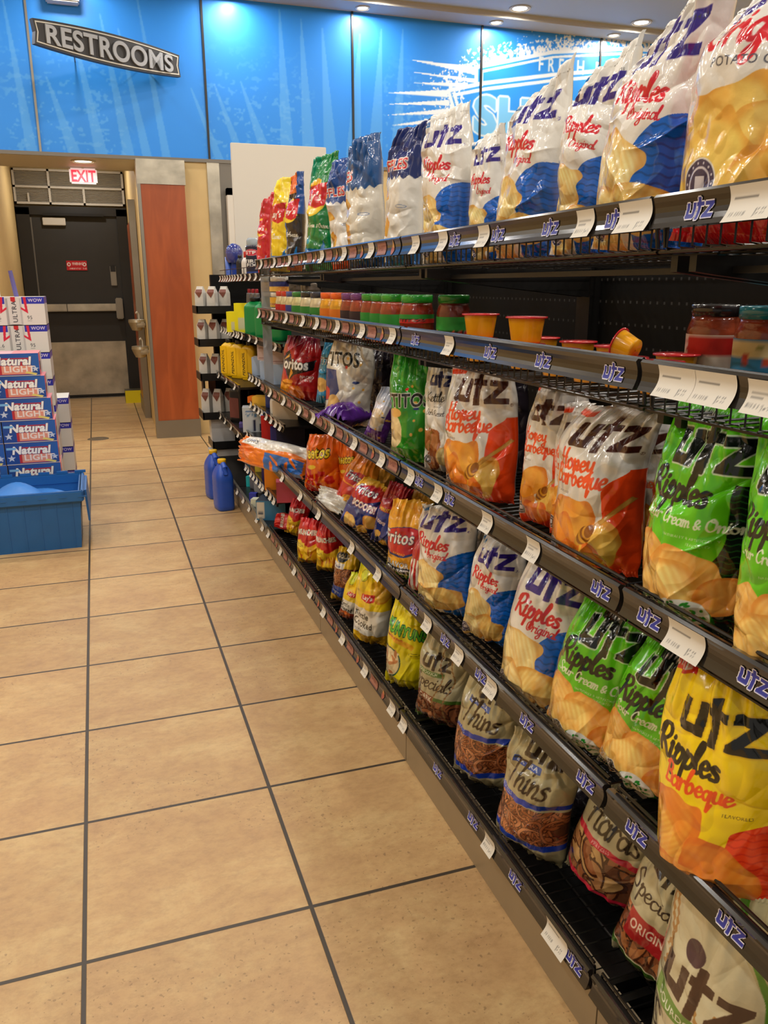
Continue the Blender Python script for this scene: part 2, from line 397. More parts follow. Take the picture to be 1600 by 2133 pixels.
    def sample(s, u, v):
        ix = np.clip(u*s.nx-.5, 0, s.nx-1.001); iy = np.clip(v*s.ny-.5, 0, s.ny-1.001); i = ix.astype(int); j = iy.astype(int); fx = (ix-i)[..., None]; fy = (iy-j)[..., None]; A = s.A
        return (A[j, i]*(1-fx)+A[j, i+1]*fx)*(1-fy)+(A[j+1, i]*(1-fx)+A[j+1, i+1]*fx)*fy

def grid_faces(nx, ny, off=0, wrap=False):
    i, j = np.meshgrid(np.arange(nx-(0 if wrap else 1)), np.arange(ny-1)); i = i.ravel(); j = j.ravel(); i1 = (i+1) % nx
    return np.stack([j*nx+i, j*nx+i1, (j+1)*nx+i1, (j+1)*nx+i], -1)+off
def panel(name, art, O, dx, dy, m, nx, ny, parent=None):
    """flat printed sheet: corner O, full edge vectors dx, dy (metres)"""
    u, v = np.meshgrid(np.linspace(0, 1, nx), np.linspace(0, 1, ny)); O, dx, dy = map(np.asarray, (O, dx, dy))
    V = O+u.ravel()[:, None]*dx+v.ravel()[:, None]*dy
    return meshobj(name, V, grid_faces(nx, ny), m, parent, col=art.sample(u.ravel(), v.ravel()))
def carton(name, w, d, h, arts, m=None, parent=None, res=None, base=(200, 200, 200), taper=0):
    """closed box standing on z=0, front face at y=-d/2. arts: front,right,left,top (Art or colour)"""
    m = m or M['print']; Vs = []; Cs = []; Fs = []; n = 0
    c = {k: arts.get(k, base) for k in ('front', 'right', 'left', 'top', 'back', 'bottom')}
    w2, d2 = w/2, d/2
    defs = {'front': ((-w2,-d2,0),(w,0,0),(0,0,h)), 'right': ((w2,-d2,0),(0,d,0),(0,0,h)), 'left': ((-w2,d2,0),(0,-d,0),(0,0,h)),
            'back': ((w2,d2,0),(-w,0,0),(0,0,h)), 'top': ((-w2,-d2,h),(w,0,0),(0,d,0)), 'bottom': ((-w2,d2,0),(w,0,0),(0,-d,0))}
    for k, (O, a, b) in defs.items():
        if isinstance(c[k], Art):
            nx, ny = res or (40, 30)
        else: nx = ny = 2
        u, v = np.meshgrid(np.linspace(0, 1, nx), np.linspace(0, 1, ny)); u = u.ravel(); v = v.ravel()
        V = np.array(O)+u[:, None]*np.array(a)+v[:, None]*np.array(b); Vs.append(V)
        Cs.append(c[k].sample(u, v) if isinstance(c[k], Art) else np.tile(np.array(c[k], float), (len(u), 1)))
        Fs.append(grid_faces(nx, ny, n)); n += len(V)
    V = np.concatenate(Vs)
    if taper: V[:, :2] *= (1+taper*(V[:, 2:3]/h-.5))
    return meshobj(name, V, np.concatenate(Fs), m, parent, col=np.concatenate(Cs))

# ------------------------------------------------------------------ printed packaging
WH = (228, 225, 218); GOLD = (236, 200, 104); PALE = (238, 220, 158)
def seal_mark(s, x, y, r, c=(40, 34, 84), d=(215, 210, 220)):
    s.ell(x, y, r*1.08, r*1.08, WH); s.ell(x, y, r, r, c); s.ell(x, y, r*.72, r*.72, d); s.ell(x, y, r*.62, r*.62, c)
    s.rect(x-r*.3, y-r*.3*s.w/s.h, x+r*.3, y+r*.32*s.w/s.h, d)
    for i in range(14):
        t = 2*math.pi*i/14; s.ell(x+.86*r*math.cos(t), y+.86*r*math.sin(t)*s.w/s.h, r*.055, r*.055, d)
def blue_side(s, c=(14, 100, 205), x0=.53, top=.62, bot=0):
    asp = s.h/s.w; q = ((s.X-1.0)/(1.04-x0))**2+((s.Y-(top-.27))*asp/.42)**2
    m = (((q < 1) | ((s.Y < top-.27) & (s.X > x0+.03*np.sin(s.Y*9)))) & (s.Y > bot)).astype(float); s.put(m, c); s.waves(m, np.array(c)*.62, 22, .6); return m
def a_ripples(s, v=0):
    blue_side(s)
    s.chip(.28, .33, .33, .30, PALE, .5, seed=3+v); s.chip(.62, .17, .26, .22, (232, 200, 120), -.4, seed=5+v); s.chip(.24, .12, .26, .26, PALE, 1.1, seed=9+v)
    s.utz(.16, .76, .25, (52, 34, 132)); s.text('®', .9, .745, .035, (52, 34, 132))
    s.script('Ripples', .14, .615, .098, (206, 30, 46), .14, rot=-.05); s.script('Original', .36, .535, .052, (206, 30, 46), .11, rot=-.05)
    s.rect(.02, .93, .26, .975, (24, 110, 180)); s.text('SIZE', .05, .942, .05, WH, .02)
    s.text('$4.59', .78, .86, .03, (60, 60, 60)); seal_mark(s, .13, .09, .10)
def a_original(s, v=0):
    s.chip(.35, .36, .36, .22, GOLD, .6, False, 4); s.chip(.72, .3, .3, .26, GOLD, -.5, False, 8); s.chip(.3, .2, .34, .3, (240, 204, 100), 1.0, False, 12); s.chip(.7, .16, .3, .22, (235, 190, 90), .2, False, 2)
    s.rect(0, 0, 1, .1, (196, 24, 34)); s.utz(.16, .80, .25, (52, 34, 132))
    s.script('Original', .13, .655, .105, (206, 30, 46), .13, rot=.05); s.text('POTATO CHIPS', .24, .59, .045, (70, 74, 92), .01, sx=1.1)
    seal_mark(s, .28, .2, .12)
def a_honey(s, v=0):
    OR = (238, 72, 20); e = .70+.2*sst(.50, .64, s.Y)**2-.22*sst(.3, .05, s.Y)
    s.put((s.X > e) & (s.Y < .64), OR); s.rect(0, 0, 1, .1, OR)
    s.chip(.32, .33, .30, .22, (242, 168, 62), .4, False, 4+v); s.chip(.22, .2, .26, .25, (238, 150, 44), 1, False, 7+v); s.chip(.68, .2, .2, .24, (240, 196, 92), -.3, False, 3+v); s.chip(.42, .12, .26, .17, (236, 128, 40), .1, False, 11+v)
    def stick(w, c): s.poly([(.60-w, .30), (.60+w*.6, .285), (.97+w*.5, .475), (.95-w*.5, .49)], c)
    stick(.02, (176, 120, 40)); stick(.008, (206, 156, 70))
    for i in range(6):
        t = -.5+i*.2; s.ell(.545+t*.09, .262+t*.05, .045+.035*(1-abs(t*1.7)), .085-.01*i*.4, (214, 150, 40) if i % 2 == 0 else (140, 78, 14), -.6)
    s.poly([(.5, .20), (.53, .20), (.52, .08), (.5, .08)], (240, 176, 50))
    s.utz(.17, .74, .26, (74, 34, 24)); s.text('®', .93, .72, .035, (74, 34, 24))
    s.script('Honey', .12, .615, .092, (238, 80, 34), .14); s.script('Barbeque', .06, .525, .088, (238, 80, 34), .14, rot=.03)
    s.text('FLAVORED', .12, .47, .025, (90, 80, 80)); s.rect(.0, .93, .25, .975, (238, 80, 34)); seal_mark(s, .12, .12, .1, (60, 36, 30))
def a_kettle(s, v=0):
    s.chip(.3, .3, .3, .3, (168, 104, 56), .4, False, 4); s.chip(.35, .12, .3, .22, (140, 80, 44), 1, False, 7); s.chip(.8, .16, .3, .26, PALE, 1, False, 7)
    s.utz(.2, .78, .25, (40, 44, 104)); s.script('Kettle', .18, .645, .105, (20, 20, 20), .10); s.text('CLASSICS', .4, .59, .04, (60, 60, 60))
    s.script('Dark Russet', .14, .525, .06, (50, 44, 40), .10); seal_mark(s, .2, .12, .11, (30, 30, 30))
def a_green(s, v=0):
    BK = (14, 26, 16); GR = (96, 196, 22)
    m = ((s.X > .84-.3*sst(.5, .1, s.Y)) & (s.Y < .7)) | (s.Y < .16) | ((s.X < .12) & (s.Y < .62) & (s.Y > .3))
    s.put(m, BK); s.waves(m.astype(float), (40, 120, 40), 34, .55)
    s.chip(.22, .3, .3, .22, (240, 196, 110), 1.0, seed=4+v); s.chip(.62, .3, .28, .2, (244, 190, 100), -.5, seed=8+v); s.chip(.40, .2, .32, .24, (244, 206, 120), .6, seed=6+v); s.chip(.86, .22, .16, .15, (236, 170, 84), .2, seed=2)
    s.ell(.62, .115, .21, .135, (30, 120, 30), -.15); s.ell(.62, .13, .19, .115, (226, 228, 222), -.15)
    r = random.Random(4)
    for i in range(26):
        a = r.random()*6.28; q = r.random()**.5; s.ell(.62+.16*q*math.cos(a), .13+.06*q*math.sin(a), .018, .011, (40, 140, 44), r.random()*3)
    s.utz(.2, .745, .27, (12, 20, 14), out=(205, 225, 195)); s.script('Ripples', .1, .60, .105, (12, 20, 14), .15)
    s.script('Sour Cream & Onion', .14, .52, .05, (226, 240, 210), .12, rot=-.05); s.text('NATURALLY & ARTIFICIALLY', .4, .455, .022, (200, 225, 180)); s.text('FLAVORED', .6, .43, .022, (200, 225, 180))
    seal_mark(s, .3, .1, .11, (16, 20, 18)); s.text('POTATO', .03, .12, .05, WH, .01); s.text('CHIPS', .06, .08, .05, WH, .01)
    s.rect(.36, .92, .66, .98, BK); s.text('SIZE', .42, .937, .06, WH, .02)
def a_bbq(s, v=0):
    RD = (238, 66, 24); m = ((s.X > .78-.1*sst(.5, .1, s.Y)+.25*sst(.36, .46, s.Y)) & (s.Y < .46)) | (s.Y < .1)
    s.put(m, RD); s.waves(m.astype(float), (205, 36, 16), 30, .6)
    s.chip(.3, .33, .28, .2, (240, 152, 50), 1.0, seed=4); s.chip(.32, .22, .34, .16, (240, 176, 70), -.9, seed=8, k=90); s.chip(.68, .2, .26, .17, (236, 140, 44), -.5, seed=6); s.chip(.3, .1, .3, .16, (238, 160, 60), .3, seed=2)
    s.utz(.24, .715, .24, (14, 14, 12), out=(230, 190, 20)); s.text('®', .93, .7, .035, (20, 20, 20)); s.script('Ripples', .08, .575, .10, (18, 16, 14), .15)
    s.script('Barbeque', .2, .485, .072, (238, 80, 24), .14); s.text('FLAVORED', .7, .44, .025, (80, 60, 20)); s.rect(.0, .925, .3, .985, (214, 44, 30)); s.text('SIZE', .05, .94, .07, WH, .02)
def lays_logo(s, x, y, k=1.0):
    s.ell(x, y, .30*k, .27*k, (250, 214, 60), .5); s.ell(x-.02, y+.07*k, .2*k, .14*k, (246, 190, 40), .4)
    s.poly([(x-.29*k, y-.02*k), (x-.24*k, y+.075*k), (x+.3*k, y+.10*k), (x+.27*k, y-.03*k), (x+.1*k, y-.05*k)], (206, 24, 40))
    s.text("Lay's", x-.22*k, y-.005*k, .15*k, (250, 246, 240), .03, shear=.15)
def a_lays(s, v=0):
    FL = {0: 'Wavy', 1: 'Classic', 2: 'Barbecue', 3: 'Sour Cream & Onion', 4: 'Wavy'}[v]
    if v == 1: s.put(sst(.3, .9, s.Y), (250, 226, 40), .6)
    if v == 2: s.rect(0, .8, 1, 1, (236, 120, 40)); s.rect(.7, .6, 1, 1, (40, 80, 150)); s.rect(0, 0, .3, .5, (60, 110, 180)); s.put(s.Y < .16, (214, 96, 30))
    if v == 3: s.put(sst(.5, 0, s.X)*sst(.3, .9, s.Y), (30, 160, 150), .7)
    if v in (0, 4): s.chip(.7, .12, .28, .2, (240, 200, 110), .4, seed=5)
    lays_logo(s, .42, .60, 1.45)
    s.script(FL, .2 if v != 3 else .12, .37, .085 if v != 3 else .05, (240, 236, 220), .12)
    s.poly([(.08, .14), (.2, .27), (.25, .19), (.75, .19), (.85, .27), (.92, .12), (.75, .12), (.7, .06), (.3, .06), (.25, .12)], (38, 120, 190)); s.text("PARTY SIZE", .28, .1, .07, WH, .02, sx=.8)
def a_ruffles(s, v=0):
    NV = {0: (40, 78, 146), 1: (34, 82, 140), 2: (30, 44, 104)}[v]; BT = {0: (240, 84, 30), 1: (28, 66, 112), 2: (52, 104, 170)}[v]
    z = .03*np.abs(((s.X*6) % 1)-.5)*2
    s.put(s.Y > .60+z+.06*(s.X-.5)**2, NV); s.put(s.Y < .15+z, BT)
    s.chip(.22, .5, .16, .1, (236, 190, 90), -.5, seed=3); s.chip(.28, .28, .15, .2, (230, 180, 76), .3, seed=5)
    s.text('RUFFLES', (-.15, -.5, -.1)[v], .66, .21, (204, 30, 40), .02, out=(242, 236, 226), ow=6, sx=.8, rot=.06)
    s.ell(.72, .42, .12, .03, (90, 120, 170)); s.ell(.72, .42, .105, .02, WH)
    s.text({0: 'CHEDDAR', 1: 'ORIGINAL', 2: 'ORIGINAL'}[v], .08, .07, .09, (245, 235, 225), .03, sx=.8)
def a_doritos(s, v=0):
    s.put(sst(.75, 1, s.Y), (90, 24, 60), .7); s.put(sst(.55, 0, s.X)*sst(.5, .1, s.Y), (236, 128, 26), .9)
    s.chip(.2, .2, .22, .16, (244, 160, 40), .6, False, 4); s.chip(.5, .12, .2, .14, (238, 130, 30), -.3, False, 6)
    s.poly([(.0, .62), (.28, .78), (.36, .52), (.92, .66), (.9, .5), (.45, .40), (.3, .3)], (26, 20, 24)); s.poly([(.30, .30), (.34, .52), (.4, .42)], (250, 170, 60))
    s.poly([(.05, .60), (.28, .72), (.25, .66)], (250, 190, 90)); s.text('Doritos', -.12, .475, .23, (246, 244, 240), .04, out=(20, 16, 18), ow=4, sx=.85, rot=.03)
    s.text('NACHO', .6, .36, .06, WH, .02); s.text('CHEESE', .6, .31, .06, WH, .02)
def a_tostitos(s, v=0):
    if v == 0: s.put(s.X > .35, (44, 150, 34)); s.ell(.15, .3, .28, .35, (240, 216, 160), .1); s.put((s.X < .2) & (s.Y > .45), (60, 160, 50)); s.ell(.25, .46, .16, .09, (246, 196, 110), 0)
    if v == 1: s.poly([(0, .62), (.3, .62), (.42, .4), (.3, .3), (0, .25)], (36, 56, 120)); s.chip(.3, .26, .16, .16, (216, 178, 110), 0, False, 3); s.ell(.1, .35, .1, .12, (190, 40, 40), 0); s.text('CANTINA', .05, .12, .09, (40, 50, 110), .02)
    if v == 2: s.ell(.3, .32, .34, .3, (236, 190, 110), .2); s.poly([(.4, 0), (1, 0), (1, .4), (.6, .3)], (50, 150, 210))
    if v == 3: s.put(s.Y > .7, (190, 196, 210)); s.put(s.Y < .25, (96, 50, 140)); s.ell(.4, .45, .4, .36, (230, 208, 176), .3); s.put(s.X > .8, (96, 50, 140))
    r = random.Random(v)
    for i in range(7): s.ell(.45+.5*r.random(), .08+.8*r.random(), .03, .03, (240, 186, 80), wob=.8, seed=i)
    if v < 3: s.text('TOSTITOS', (-.42, -.62, -.5)[v], (.50, .64, .62)[v], .26, (24, 26, 28), .03, out=(236, 236, 230), ow=4, sx=.8, rot=.04); s.ell(.5, .66, .03, .03, (220, 40, 40))
    s.ell(.72, .5, .06, .025, (36, 56, 120))
def a_fritos(s, v=0):
    YL = (240, 172, 44)
    if v == 0:   # scoops
        s.put(s.Y < .58+.16*s.X, (34, 50, 128)); s.ell(.42, .74, .48, .20, (196, 32, 40), .3); s.chip(.3, .16, .2, .15, (240, 196, 110), .3, False, 3); s.chip(.78, .3, .16, .14, (240, 190, 100), -.6, False, 5); s.chip(.65, .1, .14, .12, (236, 186, 96), .5, False, 7)
        s.text('Fritos', .1, .69, .2, (246, 244, 240), .02, shear=.2, out=(30, 44, 120), ow=4, sx=.85, rot=.08); s.text('SCOOPS!', .16, .45, .14, (246, 244, 240), .05, out=(190, 30, 40), ow=4, sx=.8, rot=.05)
    if v == 1:   # flavour twists
        s.put(s.Y < .20, (52, 50, 56)); s.ell(.46, .52, .52, .30, (34, 50, 128), .15); s.ell(.46, .53, .50, .27, (200, 34, 40), .15)
        s.text('Fritos', .04, .49, .25, (246, 244, 240), .02, shear=.15, out=(60, 54, 80), ow=4, sx=.8, rot=.05); s.text('BRAND', .28, .36, .05, YL, .01, sx=1.3)
        s.text('FLAVOR', .1, .20, .11, (236, 234, 228), .03, out=(30, 30, 34), ow=4); s.text('TWISTS', .12, .10, .13, (236, 234, 228), .03, out=(30, 30, 34), ow=4)
    if v == 2:   # bbq, behind
        s.put(s.Y < .45, (196, 40, 34)); s.ell(.5, .6, .45, .18, (196, 32, 40), .2); s.text('Fritos', .14, .56, .2, WH, .02, shear=.2, sx=.85, out=(30, 44, 120), ow=4)
        s.ell(.5, .2, .2, .14, (246, 170, 60))
    if v == 3:   # scoops seen low, with a round badge
        s.put(s.Y < .55, (34, 50, 128)); s.ell(.4, .75, .4, .18, (150, 26, 34), .2); s.text('MINUTES', .1, .56, .1, (240, 190, 60), .03, out=(30, 24, 20), ow=3, sx=.8); s.text('SCOOPS!', .04, .38, .09, WH, .03, sx=.8, rot=-.15, out=(190, 40, 60), ow=3)
        s.chip(.25, .18, .17, .12, (240, 190, 100), .3, False, 3); s.chip(.5, .05, .17, .12, (240, 190, 100), .3, False, 6)
def a_cheetos(s, v=0):
    s.put(s.Y < .42, (206, 34, 30)); s.put(fbm(s.X*5, s.M*5, 3)*(s.Y < .5) > .45, (240, 110, 24))
    r = random.Random(v+2)
    for i in range(9): s.ell(.1+.8*r.random(), .04+.36*r.random(), .12, .03, (246, 130, 26), r.random()*3, wob=.5, seed=i)
    s.text('Cheetos', -.2, .56, .27, (250, 220, 50), .03, out=(20, 16, 16), ow=6, sx=.72, rot=.16, shear=.1)
    s.ell(.3, .47, .14, .05, (250, 214, 60), .2)
def a_puffs(s, v=0):
    s.put((s.X > .62+.05*np.sin(s.Y*8)) & (s.Y < .93), (232, 228, 220)); s.put((s.X < .5) & (s.Y < .55) & (s.Y > .02), (30, 110, 200)); s.text('PUFFS', .72, .9, .14, (90, 90, 90), .02, rot=-math.pi/2)
    for i, (x, y, a) in enumerate([(.3, .4, .9), (.2, .25, -.5), (.4, .15, .7), (.1, .45, .1)]): s.ell(x, y, .2, .05, (244, 124, 30), a, wob=.4, seed=i)
def a_munch(s, v=0):
    s.put(s.Y < .5+.05*np.sin(s.X*9), (244, 196, 34)); r = random.Random(v)
    for i in range(12): s.ell(.1+.8*r.random(), .04+.3*r.random(), .12, .022, (206, 110, 30), 1.2+r.random(), wob=.4, seed=i)
    s.text('MUNCHIES', .06, .66, .15, (244, 238, 226), .05, out=(60, 20, 16), ow=3, sx=.72, rot=.1); s.poly([(.05, .5), (.4, .52), (.38, .38), (.05, .36)], (250, 220, 60)); s.text('2.29', .1, .41, .09, (60, 40, 20))
    if v % 2: s.put((s.X > .86), (160, 140, 110)); s.put((s.X > .88) & (np.sin(s.M*90) > 0), (70, 60, 50))
def a_funyuns(s, v=0):
    s.ell(.12, .3, .38, .34, (16, 84, 70), .2); s.ell(.12, .3, .35, .31, (226, 206, 160), .2); r = random.Random(2)
    for i in range(14): s.ell(.05+.3*r.random(), .12+.3*r.random(), .1, .035, (196, 128, 76) if i % 2 else (240, 224, 180), r.random()*3)
    s.put((s.Y > .97-.04*np.abs(((s.X*7) % 1)-.5)*2), (80, 190, 40))
    s.text('FUNYUNS', .05, .66, .22, (104, 206, 52), .03, out=(16, 84, 60), ow=7, sx=.66, rot=-.18); s.poly([(.03, .585), (.7, .475), (.75, .51), (.7, .54), (.05, .64)], (246, 186, 30)); s.text('Flavored Rings', .08, .59, .06, (180, 30, 20), .02, rot=-.16, sx=.8)
    s.ell(.75, .43, .12, .03, (60, 60, 30)); s.ell(.75, .43, .11, .024, (238, 222, 20))
def a_kcooked(s, v=0):
    s.put((s.Y > .46) , (246, 210, 30)); s.put(sst(.75, 1, s.Y), (214, 226, 40), .8); s.put(s.Y < .16, (240, 190, 30))
    s.ell(.75, .72, .25, .2, (226, 170, 40), 0, .6); s.chip(.8, .64, .2, .16, (228, 178, 60), 0, False, 4); s.ell(.28, .84, .13, .13, (90, 90, 20)); s.ell(.28, .84, .12, .12, (214, 222, 50))
    s.poly([(.1, .46), (.9, .46), (.6, .38), (.3, .37)], (246, 210, 30)) if False else None
    lays_logo(s, .45, .58, .7); s.text('Kettle', .08, .345, .15, (28, 24, 22), .02, rot=-.05, sx=.8); s.text('Cooked', .05, .245, .16, (28, 24, 22), .02, rot=-.04, sx=.8); s.text('ORIGINAL', .1, .19, .04, (60, 60, 60))
    if v: s.put(s.Y < .22, (150, 60, 40)); s.chip(.3, .12, .3, .16, (214, 110, 50), .4, False, 4)
def a_rold(s, v=0):
    s.put((s.Y > .32) & (s.Y < .66), (120, 74, 40)); _strands(s, .32, .66, 40); s.put((s.Y > .14) & (s.Y < .32), (36, 66, 150)); s.ell(.3, .84, .28, .2, (50, 58, 70)); s.text('GOLD', .1, .82, .14, (226, 216, 190), .03)
    s.rect(0, .64, .5, .74, (226, 222, 216)); s.text('Twists', .05, .66, .08, (36, 56, 130), .02); s.text('original', .1, .2, .1, WH, .01)
def _strands(s, y0, y1, n, cols=((176, 104, 62), (150, 84, 46), (196, 128, 84)), w=.02, seed=3):
    r = random.Random(seed); m0 = (s.Y > y0) & (s.Y < y1)
    for i in range(n):
        cx, cy = r.random(), y0+(y1-y0)*r.random(); ra = .05+.16*r.random(); rb = ra*(.3+.6*r.random()); a = r.random()*3.14
        dx = s.X-cx; dy = (s.Y-cy)*s.h/s.w; u = (dx*math.cos(a)+dy*math.sin(a))/ra; v = (-dx*math.sin(a)+dy*math.cos(a))/rb; q = np.sqrt(u*u+v*v)
        d = np.abs(q-1)*min(ra, rb); arc = np.arctan2(v, u); k = arc > r.uniform(-3.1, .5)
        c = cols[i % len(cols)]; s.put(m0 & k & (d < w*1.25), (70, 36, 22)); s.put(m0 & k & (d < w*.85), c)
def a_thins(s, v=0):
    KH = (172, 162, 122)
    s.put((s.Y > .19) & (s.Y < .50), (96, 56, 36)); _strands(s, .19, .50, 110, w=.013)
    for y in (.50, .165): e = .03*(s.X-.3); s.put((s.Y > y-.0+e) & (s.Y < y+.045+e), (28, 62, 178))
    s.text('PRETZELS', .06, .513, .04, (190, 200, 230)); s.utz(.3, .84, .2, (60, 44, 30)); s.rect(.2, .755, .62, .805, (44, 80, 170)); s.text('EXTRA', .25, .765, .05, (214, 220, 235), .01, sx=1.5)
    s.script('Thins', .12, .60, .15, (44, 26, 16), .09, shear=.25); s.put(.5*(fbm(s.X*8, s.M*8, 4) > .55)*(s.Y > .55), (190, 182, 140), .3)
def a_specials(s, v=0):
    s.put((s.Y < .36), (110, 66, 42)); _strands(s, 0, .36, 60, ((140, 84, 52), (112, 62, 38), (160, 100, 64)), .03); s.put(s.Y < .05, (80, 110, 40)); s.put((s.Y > .34) & (s.Y < .38) & (s.X > .45), (70, 104, 36))
    s.utz(.14, .66, .2, (56, 42, 30)); s.rect(.1, .585, .62, .635, (74, 112, 44)); s.text('SOURDOUGH', .1, .595, .045, (220, 226, 200), .01); s.script('Specials', .0, .45, .105, (44, 28, 18), .09, shear=.2, sx=1.15)
    s.rect(.12, .30, .5, .385, (132, 66, 38)); s.text('DARK', .18, .315, .09, (236, 226, 206), .02, sx=.9)
    for x in (.55, .75): s.put(np.abs(s.X-x-.05*np.sin(s.Y*14)) < .012+.006*np.sin(s.Y*160), (140, 104, 60), ((1)))
def a_hards(s, v=0):
    s.put((s.Y > .17) & (s.Y < .56), (104, 62, 40)); _strands(s, .17, .56, 26, ((190, 150, 96), (150, 90, 54), (170, 120, 76)), .045, 5)
    for y in (.54, .14): e = -.03*(s.X-.5); s.put((s.Y > y+e) & (s.Y < y+.055+e), (196, 30, 60))
    s.utz(.2, .88, .2, (40, 30, 24)); s.script('Hards', .1, .66, .14, (40, 26, 18), .09, shear=.05); s.text('PRETZELS', .3, .556, .035, (236, 180, 180))
def a_special_o(s, v=0):
    s.put((s.Y > .17) & (s.Y < .50), (104, 62, 40)); _strands(s, .17, .50, 30, ((176, 112, 66), (140, 80, 48)), .045, 8); s.put((s.Y > .10) & (s.Y < .16), (84, 140, 40))
    s.utz(.15, .84, .2, (40, 30, 24)); s.script('Specials', .02, .62, .11, (50, 34, 24), .09); s.rect(.15, .30, .85, .50, (170, 36, 40)); s.text('ORIGINAL', .2, .38, .11, (236, 214, 200), .02, sx=.8)
def a_special_s(s, v=0):
    s.put((s.X > .9-.5*sst(.6, 1, s.Y)), (186, 176, 134)); m = np.abs(s.X-(.62+.3*sst(.95, .6, s.Y))) < .025; s.put(m & (s.Y > .5), (84, 140, 40))
    for x0, y0, k in [(.1, .9, .5), (.1, .82, .5), (.62, .55, -.9), (.8, .52, -.9)]:
        t = np.clip((s.Y-y0+.35)/.35, 0, 1); w = .014+.007*np.sin(s.Y*200); cx = x0+.35*t*k*.3+.06*np.sin(t*5); s.put((np.abs(s.X-cx) < w) & (s.Y < y0) & (s.Y > y0-.32), (176, 134, 76))
    s.ell(.4, .67, .085, .085, (70, 46, 60)); s.utz(.12, .46, .25, (66, 40, 32)); s.rect(.1, .375, .8, .44, (104, 146, 60)); s.text('SOURDOUGH', .16, .39, .05, (230, 234, 214), .01, sx=1.15)
    s.script('Specials', .05, .2, .13, (50, 34, 24), .09)
def a_stripe(s, v=0):
    s.put(((s.X*5) % 1 < .5), (190, 34, 36)); s.put(s.Y > .6, (190, 34, 36))
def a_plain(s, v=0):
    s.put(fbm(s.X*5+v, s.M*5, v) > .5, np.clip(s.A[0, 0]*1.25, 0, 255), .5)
# kind: (painter, variant, front colour, back colour, word for name)
KIND = {
 'ripples': (a_ripples, 0, WH, WH, 'potato_chip_bag'), 'ripples2': (a_ripples, 3, WH, WH, 'potato_chip_bag'), 'original': (a_original, 0, WH, (206, 40, 46), 'potato_chip_bag'),
 'honey': (a_honey, 0, WH, (228, 222, 214), 'potato_chip_bag'), 'kettle': (a_kettle, 0, WH, (200, 196, 190), 'potato_chip_bag'), 'green': (a_green, 0, (96, 200, 22), (20, 34, 20), 'potato_chip_bag'),
 'bbq': (a_bbq, 0, (246, 214, 12), (240, 80, 20), 'potato_chip_bag'),
 'lred': (a_lays, 0, (196, 34, 44), (190, 30, 40), 'potato_chip_bag'), 'lyel': (a_lays, 1, (240, 204, 30), (240, 204, 30), 'potato_chip_bag'), 'lblk': (a_lays, 2, (52, 42, 38), (50, 40, 38), 'potato_chip_bag'), 'lgrn': (a_lays, 3, (16, 128, 62), (10, 100, 50), 'potato_chip_bag'),
 'rufo': (a_ruffles, 0, (226, 222, 214), (40, 78, 146), 'potato_chip_bag'), 'rufb': (a_ruffles, 1, (220, 214, 200), (34, 82, 140), 'potato_chip_bag'), 'rufn': (a_ruffles, 2, (226, 222, 214), (30, 44, 104), 'potato_chip_bag'),
 'doritos': (a_doritos, 0, (178, 30, 30), (150, 22, 26), 'tortilla_chip_bag'), 'tgreen': (a_tostitos, 0, (44, 150, 34), (36, 120, 30), 'tortilla_chip_bag'), 'twhite': (a_tostitos, 1, (216, 210, 196), (196, 190, 176), 'tortilla_chip_bag'),
 'tblue': (a_tostitos, 2, (56, 146, 190), (56, 146, 190), 'tortilla_chip_bag'), 'tpurple': (a_tostitos, 3, (206, 200, 206), (90, 50, 140), 'tortilla_chip_bag'), 'purple': (a_plain, 2, (92, 44, 140), (70, 34, 110), 'tortilla_chip_bag'),
 'scoops': (a_fritos, 0, (240, 180, 50), (226, 206, 160), 'corn_chip_bag'), 'twists': (a_fritos, 1, (240, 172, 44), (230, 160, 40), 'corn_chip_bag'), 'fbbq': (a_fritos, 2, (236, 140, 34), (236, 140, 34), 'corn_chip_bag'), 'minutes': (a_fritos, 3, (170, 34, 40), (200, 120, 40), 'corn_chip_bag'),
 'crunchy': (a_cheetos, 0, (240, 112, 20), (236, 100, 20), 'cheese_puff_bag'), 'puffs': (a_puffs, 0, (242, 128, 26), (240, 128, 26), 'cheese_puff_bag'),
 'munch': (a_munch, 0, (206, 34, 34), (196, 30, 30), 'snack_mix_bag'), 'munch1': (a_munch, 1, (206, 34, 34), (196, 30, 30), 'snack_mix_bag'), 'funyuns': (a_funyuns, 0, (238, 222, 20), (236, 220, 30), 'onion_ring_bag'),
 'kcooked': (a_kcooked, 0, (226, 222, 212), (240, 200, 40), 'potato_chip_bag'), 'kcooked1': (a_kcooked, 1, (226, 222, 212), (200, 196, 190), 'potato_chip_bag'), 'rold': (a_rold, 0, (236, 190, 30), (236, 190, 30), 'pretzel_bag'),
 'thins': (a_thins, 0, (176, 166, 128), (168, 160, 120), 'pretzel_bag'), 'specials': (a_specials, 0, (172, 164, 130), (160, 154, 120), 'pretzel_bag'), 'hards': (a_hards, 0, (188, 180, 146), (180, 172, 140), 'pretzel_bag'), 'specialo': (a_special_o, 0, (196, 190, 156), (186, 180, 146), 'pretzel_bag'), 'specials2': (a_special_s, 0, (206, 200, 168), (196, 190, 158), 'pretzel_bag'),
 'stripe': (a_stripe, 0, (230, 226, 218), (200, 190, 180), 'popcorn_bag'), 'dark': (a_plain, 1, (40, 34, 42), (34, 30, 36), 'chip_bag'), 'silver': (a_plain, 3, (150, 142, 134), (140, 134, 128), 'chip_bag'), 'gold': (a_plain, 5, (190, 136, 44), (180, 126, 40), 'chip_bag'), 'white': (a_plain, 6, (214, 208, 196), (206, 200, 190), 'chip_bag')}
_art = {}
